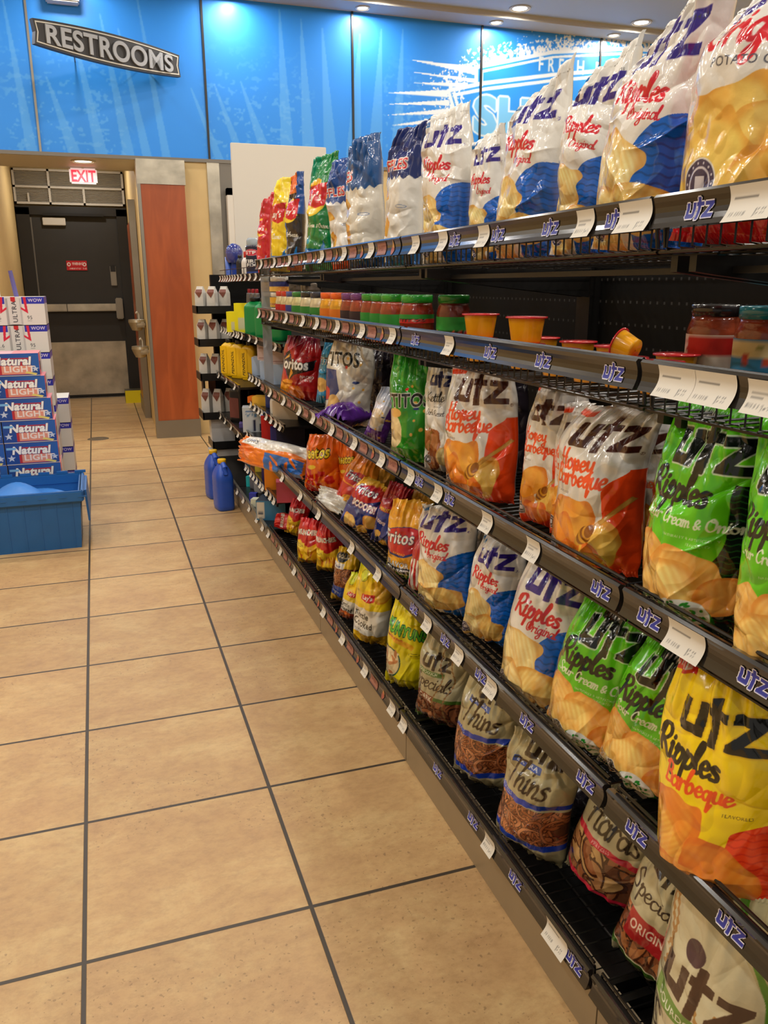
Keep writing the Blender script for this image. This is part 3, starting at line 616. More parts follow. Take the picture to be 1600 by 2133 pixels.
def art_of(kind, asp):
    k = (kind, round(asp, 1))
    if k not in _art:
        f, v, bg, back, nm = KIND[kind]; a = Art(.28, .28*k[1], bg, 1500); f(a, v); _art[k] = a
    return _art[k]
_back = {}
def back_art(kind):
    if kind not in _back:
        bg = KIND[kind][3]; a = Art(.2, .3, bg, 900); a.rect(.02, .2, .34, .82, (226, 224, 218), .9 if sum(bg) > 420 else .55)
        for i in range(30): a.rect(.04, .23+i*.019, .04+.26*(.5+.5*random.Random(i).random()), .236+i*.019, (70, 68, 66), .7)
        _back[kind] = a
    return _back[kind]

def bag(kind, base, top, W, yaw, Th=.10, seed=0, nx=60, ny=90, curl=0.0, side=0.0, label='', group=None, fill=.5, pinch=.10, floppy=1.0, nvec=None, slant=0.0, neck=.2):
    """pillow bag of printed film; base, top in metres (world), W width, yaw degrees off the line to the camera"""
    base = np.array(base, float); top = np.array(top, float)
    up = top-base; H = np.linalg.norm(up); up /= H
    if nvec is None:
        tc = (CAM*T-base)[:2]; tc /= np.linalg.norm(tc); a = math.radians(yaw)
        N = np.array([tc[0]*math.cos(a)-tc[1]*math.sin(a), tc[0]*math.sin(a)+tc[1]*math.cos(a), 0])
    else: N = np.array(nvec, float)
    N = N-up*(N@up); N /= np.linalg.norm(N); Rt = np.cross(up, N)
    art = art_of(kind, H/W); bart = back_art(kind); nm = KIND[kind][4]
    sv = .022/H*.8
    rs = np.random.RandomState(seed+11); ph = rs.rand(12)*6.28
    creases = []
    for i in range(13):
        k = i % 4; q = rs.rand(5)
        if k == 0: u0, v0, an = q[0], .97, -math.pi/2+(q[1]-.5)*1.3
        elif k == 1: u0, v0, an = q[0], .03, math.pi/2+(q[1]-.5)*1.3
        elif k == 2: u0, v0, an = .03, q[0], (q[1]-.5)*1.6
        else: u0, v0, an = .97, q[0], math.pi+(q[1]-.5)*1.6
        creases.append((u0, v0, an, (.25+.35*q[2])*(H if k < 2 else W*1.3), .005+.010*q[3], (-1 if q[4] < .6 else 1)*(.004+.005*q[2])))
    def surf(u, v, sgn):
        prof = np.clip(v/.16, 0, 1)**.55*np.where(v < fill, 1, np.sqrt(np.clip(1-((v-fill)/(1.0-fill))**2, 0, 1))**.9)
        prof = prof*np.clip((v-0)/.02, 0, 1)
        c = 2*u-1
        cross = np.clip(1-np.abs(c)**2.3, 0, 1)**.62
        x = c*.5*W*(1-pinch*prof-.03*np.sin(v*9+ph[0])*prof)
        d = sgn*Th*.5*prof*cross*(1+.18*np.sin(v*5+ph[1])*np.sin(u*4+ph[2]))
        edge = np.exp(-(1-v)/.16)+.8*np.exp(-v/.10)
        w = 0
        for k in range(4):
            w = w+np.sin(2*math.pi*(2.3+1.9*k)*u+ph[3+k]+3*v)*edge*.0045
        px, py = u*W/.09, v*H/.09
        f1 = 1-np.abs(2*fbm(px*1.0+.8*py+seed, py*.9-.5*px, seed, 3)-.9)
        f2 = 1-np.abs(2*fbm(px*2.1-.9*py+9, py*1.2+px*.9, seed+3, 2)-.75)
        f3 = fbm(px*.45+3, py*.45, seed+5, 2)-.4
        cr = 0
        for (u0, v0, an, ln, sg2, am) in creases:
            gx = (u-u0)*W; gz = (v-v0)*H; al = (gx*math.cos(an)+gz*math.sin(an))/ln; pe = np.abs(-gx*math.sin(an)+gz*math.cos(an)+.012*np.sin(al*4+u0*9))
            cr = cr+am*np.exp(-pe/sg2)*sst(-.05, .12, al)*sst(1.0, .35, al)
        env = np.clip(cross*1.6, 0, 1)*np.clip(v/.04, 0, 1)*np.clip((1-v)/.04, 0, 1)
        w = w*np.clip(cross*2, 0, 1)+env*floppy*(-.007*np.clip(f1-.7, 0, 1)/.3-.004*np.clip(f2-.66, 0, 1)/.34+.028*f3+cr)
        ff = np.clip((v-.68)/.32, 0, 1)
        d = d+sgn*w*np.where(sgn < 0, .6, 1.0)+curl*H*ff**2*.5+.012*np.sin(c*3+ph[8])*ff
        x = x*(1-neck*sst(.72, 1.0, v)-.4*neck*sst(.10, 0, v))
        x = x+side*H*ff**1.6*.5
        z = v*H*1.0-(abs(curl)+abs(side))*H*.12*ff**2-.012*(c**2)*ff*rs_top+slant*W*c*ff
        return x[..., None]*Rt+z[..., None]*up+d[..., None]*N
    rs_top = rs.rand()
    v0, v1 = sv*.6, 1-sv
    nb = max(8, nx//3)
    u = np.concatenate([np.linspace(0, 1, nx), np.linspace(1, 0, nb+2)[1:-1]]); sg = np.concatenate([np.ones(nx), -np.ones(nb)])
    vv = np.linspace(v0, v1, ny)
    U, V = np.meshgrid(u, vv); S = np.tile(sg, (ny, 1)); X = surf(U, V, S).reshape(-1, 3)
    col = np.where(S.reshape(-1, 1) > 0, art.sample(U.ravel(), V.ravel()), bart.sample(1-U.ravel(), V.ravel()))
    n = len(u); F = grid_faces(n, ny, 0, True)
    # close the bottom
    bot = meshobj(nm, X, F, M['film'], None, col=col, smooth=True)
    o = bot; o.location = base
    def seal(name, a, b):
        k = max(24, nx); vs = np.linspace(a, b, 4); uu, vg = np.meshgrid(np.linspace(0, 1, k), vs)
        A = surf(uu, vg, np.ones_like(uu)); rr = .0009*np.sin(uu*k*1.2)[..., None]*N
        P1 = (A+.0007*N+rr).reshape(-1, 3); P2 = (A-.0007*N+rr).reshape(-1, 3)
        c1 = art.sample(uu.ravel(), vg.ravel()); F1 = grid_faces(k, 4); F2 = F1[:, ::-1]+len(P1)
        return meshobj(name, np.concatenate([P1, P2]), np.concatenate([F1, F2]), M['film'], o, col=np.concatenate([c1, c1]), smooth=True)
    seal('top_seal', v1-.002, 1.0)
    if nx > 50: seal('bottom_seal', 0.0, v0+.002)
    tag(o, label, 'bag', group)
    return o

# ------------------------------------------------------------------ the room
def slab(name, a, b, m, parent=None, st=True):
    o = MB().box([v*T for v in a], [v*T for v in b]).obj(name, m, parent)
    return struct(o) if st else o
def floor_mat():
    m = bpy.data.materials.new('floor_tiles'); m.use_nodes = True; nt = m.node_tree; N = nt.nodes.new; L = nt.links.new
    b = nt.nodes['Principled BSDF']; tc = N('ShaderNodeTexCoord'); sx = N('ShaderNodeSeparateXYZ'); L(tc.outputs['Object'], sx.inputs[0])
    def mth(op, *a, clamp=False):
        n = N('ShaderNodeMath'); n.operation = op; n.use_clamp = clamp
        for i, v in enumerate(a):
            if isinstance(v, (int, float)): n.inputs[i].default_value = v
            else: L(v, n.inputs[i])
        return n.outputs[0]
    ds = []; ids = []
    for k in (0, 1):
        t = mth('DIVIDE', sx.outputs[k], T); f = mth('FRACT', t); e = mth('MINIMUM', f, mth('SUBTRACT', 1.0, f)); ds.append(e); ids.append(mth('FLOOR', t))
    e = mth('MINIMUM', ds[0], ds[1])
    g = mth('SMOOTH_MIN', ds[0], ds[1], 0.002)
    mask = N('ShaderNodeMapRange'); mask.inputs['From Min'].default_value = .0085; mask.inputs['From Max'].default_value = .0115; L(e, mask.inputs['Value'])
    idv = N('ShaderNodeCombineXYZ'); L(ids[0], idv.inputs[0]); L(ids[1], idv.inputs[1])
    wn = N('ShaderNodeTexWhiteNoise'); L(idv.outputs[0], wn.inputs['Vector'])
    off = N('ShaderNodeVectorMath'); off.operation = 'SCALE'; L(wn.outputs['Color'], off.inputs[0]); off.inputs['Scale'].default_value = 20
    ad = N('ShaderNodeVectorMath'); ad.operation = 'ADD'; L(tc.outputs['Object'], ad.inputs[0]); L(off.outputs[0], ad.inputs[1])
    mp = N('ShaderNodeMapping'); L(ad.outputs[0], mp.inputs[0]); mp.inputs['Scale'].default_value = (1.0, 1.5, 1)
    n1 = N('ShaderNodeTexNoise'); n1.inputs['Scale'].default_value = 4.2; n1.inputs['Detail'].default_value = 8; n1.inputs['Roughness'].default_value = .72; n1.inputs['Distortion'].default_value = .3; L(mp.outputs[0], n1.inputs[0])
    n2 = N('ShaderNodeTexNoise'); n2.inputs['Scale'].default_value = 34; n2.inputs['Detail'].default_value = 8; n2.inputs['Roughness'].default_value = .78; L(mp.outputs[0], n2.inputs[0])
    r = N('ShaderNodeValToRGB'); L(n1.outputs[0], r.inputs[0]); cr = r.color_ramp
    cr.elements[0].position = .3; cr.elements[0].color = tuple(lin((176, 138, 94)))+(1,); cr.elements[1].position = .72; cr.elements[1].color = tuple(lin((206, 176, 124)))+(1,)
    q = cr.elements.new(.5); q.color = tuple(lin((190, 154, 105)))+(1,)
    r2 = N('ShaderNodeValToRGB'); L(n2.outputs[0], r2.inputs[0]); r2.color_ramp.elements[0].position = .32; r2.color_ramp.elements[0].color = (.66, .62, .58, 1); r2.color_ramp.elements[1].position = .55; r2.color_ramp.elements[1].color = (1, 1, 1, 1)
    mx = N('ShaderNodeMix'); mx.data_type = 'RGBA'; mx.blend_type = 'MULTIPLY'; mx.inputs[0].default_value = .55; L(r.outputs[0], mx.inputs[6]); L(r2.outputs[0], mx.inputs[7])
    # dirt specks
    n3 = N('ShaderNodeTexNoise'); n3.inputs['Scale'].default_value = 90; n3.inputs['Detail'].default_value = 2; L(tc.outputs['Object'], n3.inputs[0])
    n4 = N('ShaderNodeTexNoise'); n4.inputs['Scale'].default_value = 2.1; L(tc.outputs['Object'], n4.inputs[0])
    sp = mth('MULTIPLY', mth('GREATER_THAN', n3.outputs[0], .66), mth('GREATER_THAN', n4.outputs[0], .52))
    m2 = N('ShaderNodeMix'); m2.data_type = 'RGBA'; L(mth('MULTIPLY', sp, .4), m2.inputs[0]); L(mx.outputs[2], m2.inputs[6]); m2.inputs[7].default_value = tuple(lin((90, 66, 44)))+(1,)
    vr = mth('ADD', mth('MULTIPLY', wn.outputs['Value'], .13), .935)
    m3 = N('ShaderNodeVectorMath'); m3.operation = 'SCALE'; L(m2.outputs[2], m3.inputs[0]); L(vr, m3.inputs['Scale'])
    m4 = N('ShaderNodeMix'); m4.data_type = 'RGBA'; L(mask.outputs[0], m4.inputs[0]); m4.inputs[6].default_value = tuple(lin((58, 48, 36)))+(1,); L(m3.outputs[0], m4.inputs[7])
    L(m4.outputs[2], b.inputs['Base Color'])
    rg = mth('ADD', mth('MULTIPLY', n2.outputs[0], .22), .34); L(rg, b.inputs['Roughness'])
    bp = N('ShaderNodeBump'); bp.inputs['Strength'].default_value = .35; bp.inputs['Distance'].default_value = .004
    hh = mth('ADD', mth('MULTIPLY', n1.outputs[0], .5), mth('ADD', mth('MULTIPLY', n2.outputs[0], .25), mask.outputs[0])); L(hh, bp.inputs['Height']); L(bp.outputs[0], b.inputs['Normal'])
    return m
M['floor'] = floor_mat()
def wood_mat():
    m = mat('red_brown_laminate', (166, 78, 34), 0.35, coat=.15); nt = m.node_tree; b = nt.nodes['Principled BSDF']; N = nt.nodes.new; L = nt.links.new
    tc = N('ShaderNodeTexCoord'); mp = N('ShaderNodeMapping'); mp.inputs['Scale'].default_value = (5, 5, .8); L(tc.outputs['Object'], mp.inputs[0])
    n = N('ShaderNodeTexNoise'); n.inputs['Scale'].default_value = 2.2; n.inputs['Detail'].default_value = 6; n.inputs['Distortion'].default_value = 1.2; L(mp.outputs[0], n.inputs[0])
    r = N('ShaderNodeValToRGB'); r.color_ramp.elements[0].position = .35; r.color_ramp.elements[0].color = tuple(lin((150, 72, 34)))+(1,); r.color_ramp.elements[1].position = .7; r.color_ramp.elements[1].color = tuple(lin((172, 86, 42)))+(1,)
    L(n.outputs[0], r.inputs[0]); L(r.outputs[0], b.inputs['Base Color']); return m
M['wood'] = wood_mat()
M['ceil'] = mat('ceiling_paint', (186, 200, 220), 0.55)
M['soffit'] = mat('soffit_paint', (196, 190, 178), 0.5)

slab('floor', (-7, -6.5, -.2), (13.5, 19.9, 0), M['floor'])
YW = 13.0                     # plane of the mural wall
slab('ceiling', (-7, -6.5, CEIL), (13.5, 13.3, CEIL+.2), M['ceil'])
slab('trim_1', (-7, 12.45, 7.62), (13.5, 13.0, CEIL), M['soffit'])          # lighting soffit over the mural
slab('wall_left', (-7.2, -6.5, 0), (-7, 13.3, CEIL), M['beige'])
slab('wall_right', (13.5, -6.5, 0), (13.7, 13.3, CEIL), M['beige'])
slab('wall_back_lower_left', (-7, YW, 0), (-1.32, YW+.3, 4.98), M['beige'])['kind'] = 'structure'
slab('wall_back_lower', (1.22, YW, 0), (13.5, YW+.3, 4.98), M['beige'])
slab('wall_back_upper', (-7, YW+.02, 4.98), (13.5, YW+.3, 7.7), M['white'])
# mural printed on panels of the upper wall
MX0, MX1, MZ0, MZ1 = -3.0, 13.4, 5.0, 7.62
mur = Art((MX1-MX0)*T, (MZ1-MZ0)*T, (48, 144, 240), 190)
A = mur
XX = MX0+A.X*(MX1-MX0); ZZ = MZ0+A.Y*(MZ1-MZ0)
def mu(px, py):
    p = on_plane(px, py, 1, YW); return ((p[0]-MX0)/(MX1-MX0), (p[2]-MZ0)/(MZ1-MZ0))
rays = [(60, 0, 22), (150, 160, 26), (205, 60, 26), (262, 30, 24), (300, 60, 20), (340, 0, 18), (452, 185, 20), (500, 175, 22), (555, 170, 30), (600, 20, 34), (645, 40, 34), (690, 60, 34), (735, 70, 40), (780, 60, 40), (825, 60, 34)]
for i, (px, ty, w) in enumerate(rays):
    x0 = mu(px, 330)[0]+.004*(i < 9); z0 = mu(px-35*(1 if px < 600 else .2 if px < 735 else -.3), ty)[1]; xt = mu(px-55*(1 if px < 600 else .35 if px < 735 else -.25), ty)[0]
    wb = w*.85/1697*16.5/(MX1-MX0)
    A.put(poly_mask_xy(A.X, A.Y, [(x0-wb*.5, -.02), (x0+wb*.5, -.02), (xt+.0012, z0), (xt-.0004, z0)]), (96, 172, 242), .62)
sp = (vnoise(XX*9, ZZ*13, 4)*vnoise(XX*23, ZZ*30, 8))
A.put((sp > .42)*sst(-.6, 0, np.sin(XX*1.9+1.3))*sst(7.3, 5.8, ZZ), (104, 178, 244), .5)
lc = (236, 242, 248)
# crest with a spiky burst, drawn in wall coordinates
def seg(pts, w=.03):
    q = [mu(*p) for p in pts]; kx = MX1-MX0; kz = MZ1-MZ0; d = np.full(A.X.shape, 9.)
    for (a, b), (c_, e_) in zip(q[:-1], q[1:]):
        ax, az, bx, bz = a*kx, b*kz, c_*kx, e_*kz; dx, dz = bx-ax, bz-az; t = np.clip(((A.X*kx-ax)*dx+(A.Y*kz-az)*dz)/(dx*dx+dz*dz), 0, 1)
        d = np.minimum(d, np.hypot(A.X*kx-ax-t*dx, A.Y*kz-az-t*dz))
    A.put(sst(w*1.25, w*.75, d), lc)
crest = [mu(*p) for p in [(992, 140), (1150, 109), (1290, 102), (1420, 106), (1420, 420), (1000, 420), (948, 235), (934, 189), (992, 174)]]
A.poly(crest, (40, 148, 242))
nz = .55*vnoise(XX*22, ZZ*22, 3)+.45*vnoise(XX*41, ZZ*41, 5)
q0 = mu(940, 150); qx = MX0+q0[0]*(MX1-MX0); top = np.interp(XX, [MX0+mu(a, b)[0]*(MX1-MX0) for a, b in [(880, 170), (992, 140), (1150, 109), (1290, 102)]], [MX1 and MZ0+mu(a, b)[1]*(MZ1-MZ0) for a, b in [(880, 170), (992, 140), (1150, 109), (1290, 102)]])
dens = sst(.62, .02, ZZ-top)*(ZZ > top)*sst(6.7, 7.9, XX)+.0
A.put(nz > 1.02-.62*dens, lc, 1.0*1)
left = sst(6.25, 7.3, XX)*(XX < 7.55)*sst(5.2, 5.6, ZZ)*(ZZ < top+.1)
A.put(nz > .98-.42*left, lc)
for (tx, ty), (bx, b0, b1) in [((852, 124), (989, 139, 156)), ((850, 149), (990, 164, 173)), ((852, 172), (974, 172, 184)), ((807, 193), (932, 187, 203)), ((807, 217), (936, 208, 220)), ((807, 240), (940, 225, 238)), ((811, 262), (944, 240, 256)), ((818, 284), (950, 258, 274)), ((826, 304), (955, 276, 292))]:
    A.poly([mu(tx, ty), mu(bx, b0), mu(bx, b1)], lc)
seg([(992, 174), (992, 140), (1150, 109), (1290, 102), (1420, 107)], .035); seg([(1004, 178), (1004, 149), (1152, 119), (1290, 112), (1420, 117)], .022)
seg([(955, 262), (934, 189), (1003, 174), (1150, 156), (1247, 148), (1400, 143)], .035); seg([(968, 262), (946, 198), (1008, 186), (1150, 168), (1247, 160), (1400, 155)], .03)
zt = mu(1122, 147)
A.text('F R E S H   F O O D', zt[0], zt[1], .0158, (226, 240, 252), .02, sx=.72, rot=.0)
zs = mu(985, 268)
A.text('SHEETZ', zs[0], zs[1]-.02, .040, (120, 196, 246), .05, out=(226, 240, 250), ow=4, sx=1.15)
mural = struct(panel('wall_back', A, (MX0*T, YW*T-.002, MZ0*T), ((MX1-MX0)*T, 0, 0), (0, 0, (MZ1-MZ0)*T), M['mural'], 1150, 190))
mural.name = 'wall_back'
slab('trim_2', (-7, YW-.035, 4.94), (13.5, YW, 5.0), M['grey'])            # metal strip under the mural
for i, sx_ in enumerate([-.34, 2.5, 5.23, 7.86, 10.53]):
    slab('trim_%d' % (3+i), (sx_-.018, YW-.03, 5.0), (sx_+.018, YW, 7.62), M['frame'] if i else M['steelm'])
# corridor behind the wall
slab('wall_corridor_left', (-1.52, YW, 0), (-1.32, 19.9, 6.0), M['beige'])
slab('wall_corridor_right', (1.26, YW+.3, 0), (1.46, 19.9, 6.0), M['beige'])
slab('wall_corridor_end', (-1.52, 19.62, 0), (1.46, 19.9, 6.0), M['beige'])
slab('ceiling_corridor', (-1.52, 14.9, 5.8), (1.46, 19.9, 6.0), M['soffit'])
slab('ceiling_entry', (-1.5, YW, 4.98), (1.46, 14.9, 5.3), M['soffit'])
slab('floor_corridor_threshold', (-1.3, 19.3, 0), (1.22, 19.62, .012), M['grey'])
slab('trim_8', (2.44, YW-.03, 0), (2.66, YW, 4.94), M['steel'])
slab('trim_9', (2.66, YW-.02, 0), (2.9, YW, 4.94), M['grey'])
slab('trim_10', (1.2, YW-.02, 4.52), (1.3, YW+.3, 4.94), M['steel'])
slab('trim_11', (1.2, YW-.02, 0), (1.30, YW+.32, 4.52), M['beige'])
# laminate column
c = empty('corridor_column', (1.19*T, 12.76*T, 0))
def cpart(nm, a, b, m): return MB().box([(a[0]-1.19)*T, (a[1]-12.76)*T, a[2]*T], [(b[0]-1.19)*T, (b[1]-12.76)*T, b[2]*T]).obj(nm, m, c)
cpart('laminate_panel', (1.24, 12.76, .33), (2.0, 12.98, 4.52), M['wood'])
cpart('kick_panel', (1.19, 12.74, 0), (2.02, 12.98, .33), M['steelm'])
cpart('top_panel', (1.19, 12.745, 4.52), (2.02, 12.98, 4.93), M['steel'])
cpart('corner_strip', (1.19, 12.745, .33), (1.24, 12.98, 4.52), M['steelm'])
tag(c, 'red-brown laminate column with steel base at the corridor mouth', 'column')
c = empty('corridor_pilaster', (1.14*T, 15.4*T, 0))
def cpart2(nm, a, b, m): return MB().box([(a[0]-1.14)*T, (a[1]-15.4)*T, a[2]*T], [(b[0]-1.14)*T, (b[1]-15.4)*T, b[2]*T]).obj(nm, m, c)
cpart2('laminate_panel', (1.14, 15.5, .33), (1.25, 17.1, 4.1), M['wood']); cpart2('kick_panel', (1.13, 15.4, 0), (1.25, 17.15, .33), M['steelm']); cpart2('edge_strip', (1.12, 15.4, .33), (1.25, 15.5, 4.5), M['steelm'])
tag(c, 'narrow laminate wall panel inside the corridor behind the column', 'wall panel')
# corridor door
d = empty('door_1', (0, 19.5*T, 0)); d['kind'] = 'structure'
def dpart(nm, a, b, m, par=None, r=None):
    A_ = [a[0]*T, (a[1]-19.5)*T, a[2]*T]; B_ = [b[0]*T, (b[1]-19.5)*T, b[2]*T]
    return (MB().bbox(A_, B_, r) if r else MB().box(A_, B_)).obj(nm, m, par or d)
dpart('door_leaf', (-1.0, 19.46, .03), (1.0, 19.56, 4.46), M['door'])
mb = MB()
for a, b in [((-1.3, 19.38, 0), (-1.0, 19.62, 4.62)), ((1.0, 19.38, 0), (1.24, 19.62, 4.62)), ((-1.3, 19.38, 4.46), (1.24, 19.62, 4.66))]: mb.box([a[0]*T, (a[1]-19.5)*T, a[2]*T], [b[0]*T, (b[1]-19.5)*T, b[2]*T])
mb.obj('door_frame', M['frame'], d)
dpart('edge_strip', (-1.0, 19.44, .03), (-.97, 19.46, 4.4), M['grey'])
dpart('kick_plate', (-.94, 19.44, .08), (.96, 19.46, 1.42), M['steel'])
pb = dpart('push_bar', (-.95, 19.28, 2.18), (.86, 19.4, 2.36), M['steel'], r=.01)
dpart('bar_end', (.8, 19.24, 1.98), (.97, 19.42, 2.5), M['steelm'], r=.01); dpart('bar_joint', (-.37, 19.27, 2.17), (-.355, 19.28, 2.37), M['black'], pb)
dpart('closer_arm', (-.7, 19.3, 4.44), (.7, 19.36, 4.5), M['black']); dpart('closer_cover', (-.72, 19.36, 4.22), (-.2, 19.45, 4.4), M['soffit'], r=.005)
dpart('latch_plate', (.74, 19.42, 2.8), (.88, 19.46, 3.28), M['steelm'], r=.004); dpart('latch_slot', (.75, 19.41, 3.14), (.87, 19.42, 3.3), M['black'])
wa = Art(.22, .1, (184, 26, 36), 1100); wa.ell(.12, .62, .09, .09, WH); wa.ell(.88, .62, .09, .09, WH); wa.text('WARNING', .27, .56, .13, WH, .02, sx=.6)
wa.text('EMERGENCY EXIT ONLY', .15, .12, .07, WH, .01, sx=.75); wa.ell(.12, .62, .05, .05, (184, 26, 36)); wa.ell(.88, .62, .05, .05, (184, 26, 36)); wa.rect(0, .36, 1, .40, (150, 18, 28))
panel('warning_sticker', wa, (-.28*T, (19.44-19.5)*T, 3.17*T), (.48*T, 0, 0), (0, 0, .23*T), M['print'], 60, 26, d)
# ventilation grille over the door
g = empty('ventilation_grille', (0, 19.45*T, 4.7*T))
mb = MB(); fx = [(-1.30, -1.25), (-.52, -.47), (1.18, 1.23)]
for a, b in fx: mb.box((a*T, -.02, 0), (b*T, .03, .8*T))
mb.box((.26*T, -.02, 0), (.31*T, .03, .37*T)); mb.box((-1.0*T, -.02, .02), (-.96*T, .03, .25*T))
for z in (0, .37, .75): mb.box((-1.30*T, -.02, z*T), (1.23*T, .03, (z+.05)*T))
mb.obj('grille_frame', M['soffit'], g)
mb = MB()
for i in range(22): z = .03+i*.034; mb.add([(-1.26*T, -.005, z*T), (1.2*T, -.005, z*T), (1.2*T, .02, (z+.022)*T), (-1.26*T, .02, (z+.022)*T)], [(0, 1, 2, 3)])
mb.box((-1.26*T, .022, 0), (1.2*T, .03, .78*T)); mb.obj('louvres', M['soffit'], g)
tag(g, 'wide louvred air grille on the wall over the black corridor door', 'vent')
# exit sign
s = empty('exit_sign', (.31*T, 14.6*T, 4.68*T))
MB().bbox((-.25*T, -.02, 0), (.25*T, .025, .28*T), .012).obj('sign_box', mat('exit_sign_white', (236, 222, 222), .4, emit=(255, 222, 222), estr=.55), s)
B, W = text_mask('EXIT', .03); M['red_lit'] = mat('exit_letters_red', (230, 30, 60), .4, emit=(255, 30, 60), estr=1.1)
cu = bpy.data.curves.new('exit_letters', 'FONT'); cu.body = 'EXIT'; cu.size = .15; cu.extrude = .002; cu.offset = .004; cu.align_x = 'CENTER'
to = bpy.data.objects.new('x', cu); me = bpy.data.meshes.new_from_object(to); bpy.data.objects.remove(to); me.materials.clear(); me.materials.append(M['red_lit'])
for v in me.vertices: v.co = (v.co[0]*.66, -v.co[2]-.023, v.co[1]*.86+.018)
link(bpy.data.objects.new('exit_letters', me), s); MB().box((-.01, -.01, .27*T), (.01, .01, .30*T)).obj('mount', M['white'], s)
tag(s, 'lit exit sign with red letters hanging before the door grille', 'exit sign')
# recessed ceiling lights
def downlight(name, x, y, z, r, label, grp):
    e = empty(name, (x*T, y*T, z*T)); MB().lathe([(r*1.0, -.001), (r*1.22, -.001), (r*1.25, -.008), (r*1.05, -.01), (r, -.004)], k=28).obj('trim_ring', M['white'], e, smooth=True)
    MB().lathe([(r, -.003), (r*.5, -.006), (.001, -.007)], k=28).obj('lens', M['lens'], e); tag(e, label, 'ceiling light', grp)
for ly in LY:
    for lx in LX:
        downlight('recessed_light', lx*T/T, ly, CEIL, .075, 'round recessed light in the grey ceiling', 'round lights in the ceiling')
for lx in (-2.33, 0.32, 3.0, 5.35, 8.02, 10.64):
    downlight('wall_washer_light', lx, 12.72, 7.62, .05, 'small round light in the soffit over the blue mural', 'soffit lights over the mural')
downlight('recessed_light', .33, 13.75, 4.98, .08, 'round recessed light at the corridor mouth above the exit sign', None)
downlight('recessed_light', .1, 17.6, 5.8, .08, 'round recessed light inside the corridor', None)
slx = MB().bbox((-.02*T, 12.75*T, 7.26*T), (.5*T, 12.995*T, 7.5*T), .01).obj('emergency_light', M['white']); tag(slx, 'white box light on the mural above the restrooms sign', 'emergency light')
# restrooms sign, held off the wall at an angle
p0 = np.array([-.22, 11.4, 6.42])*T; p1 = np.array([2.03, 12.8, 6.45])*T; L_ = np.linalg.norm((p1-p0)[:2]); ang = math.atan2(p1[1]-p0[1], p1[0]-p0[0])
s = empty('restroom_sign', tuple((p0+p1)/2), ang)
def arch(x, h, b): return h/2+b*(1-(2*x/L_)**2)
def band(hh, inset, t0, t1, ring=None):
    n = 24; w = L_/2-inset; xs = np.linspace(-w, w, n)
    top = [(x, arch(x, .155, .03)-inset) for x in xs]; bot = [(x, -.155/2-.0-.03*(1-(2*x/L_)**2)*.9+inset-.0) for x in xs[::-1]]
    side = []; out = top+[(w-.012, 0)]+bot+[(-w+.012, 0)]
    return out
outp = band(0, 0, 0, 0); MB().prism(outp, 'y', -.02, .02).obj('sign_board', mat('sign_dark_grey', (52, 50, 50), .45), s)
o1 = band(0, .014, 0, 0); o2 = band(0, .022, 0, 0); n = len(o1)
V = [(p[0], -.0225, p[1]) for p in o1]+[(p[0], -.0225, p[1]) for p in o2]; F = [(i, (i+1) % n, n+(i+1) % n, n+i) for i in range(n)]
mb = MB().add(V, F); mb.add([(v[0], -.0205, v[2]) for v in V], F); mb.obj('border_line', mat('sign_cream', (222, 216, 200), .5), s)
cu = bpy.data.curves.new('sign_letters', 'FONT'); cu.body = 'RESTROOMS'; cu.size = .15; cu.extrude = .006; cu.offset = .0035; cu.align_x = 'CENTER'; cu.space_character = 1.04
to = bpy.data.objects.new('x', cu); me = bpy.data.meshes.new_from_object(to); bpy.data.objects.remove(to); me.materials.clear(); me.materials.append(mat('sign_silver', (176, 178, 180), .4, metal=.2))
wmax = max(abs(v.co[0]) for v in me.vertices); kx = (L_/2-.075)/wmax
for v in me.vertices:
    x = v.co[0]*kx; v.co = (x, -v.co[2]-.028, (v.co[1]-.052)*(1+.25*(1-(2*x/L_)**2)))
link(bpy.data.objects.new('sign_letters', me), s)
mb = MB()
ca, sa = math.cos(ang), math.sin(ang); mid = (p0+p1)/2
for x in (-.3, .3):
    wy = YW*T-(mid[1]+x*sa); mb.tube([(x, .015, 0), (x+wy*sa, wy*ca, 0)], .006)
mb.obj('wall_arms', M['grey'], s); tag(s, 'dark arched restrooms sign with silver letters hanging before the mural', 'sign')
# floor drain
dr = MB().lathe([(.001, .002), (.085, .002), (.09, 0)], (.13*T, 13.1*T, 0), 28).obj('floor_drain', mat('drain_bronze', (110, 96, 76), .5, metal=.4)); tag(dr, 'round brown drain cover in the tiled floor', 'drain')
# drinking fountains on the corridor wall
def fountain(y, z, label):
    e = empty('drinking_fountain', (1.24*T, y*T, z*T))
    MB().lathe([(.02, -.14), (.10, -.13), (.15, -.06), (.17, -.03), (.165, 0), (.14, -.01), (.05, -.03), (.001, -.035)], (-.16, 0, 0), 28).obj('basin', M['steel'], e, smooth=True)
    MB().bbox((-.18, -.17, -.09), (.0, .17, -.02), .02).obj('apron', M['steel'], e); MB().tube([(-.1, .06, -.01), (-.1, .06, .06), (-.13, .04, .09), (-.16, .02, .08)], .013, 8).obj('spout', M['white'], e, smooth=True)
    e.scale = (.45, .7, .75); tag(e, label, 'drinking fountain')
fountain(14.95, 2.12, 'upper steel drinking fountain on the corridor wall'); fountain(14.3, 1.62, 'lower steel drinking fountain nearer the column')
c2 = carton('wet_floor_box', .22, .2, .14, {'front': (236, 220, 30)}, base=(60, 56, 40)); c2.location = (1.05*T, 18.2*T, 0); tag(c2, 'small box with yellow front on the corridor floor by the wall', 'box')
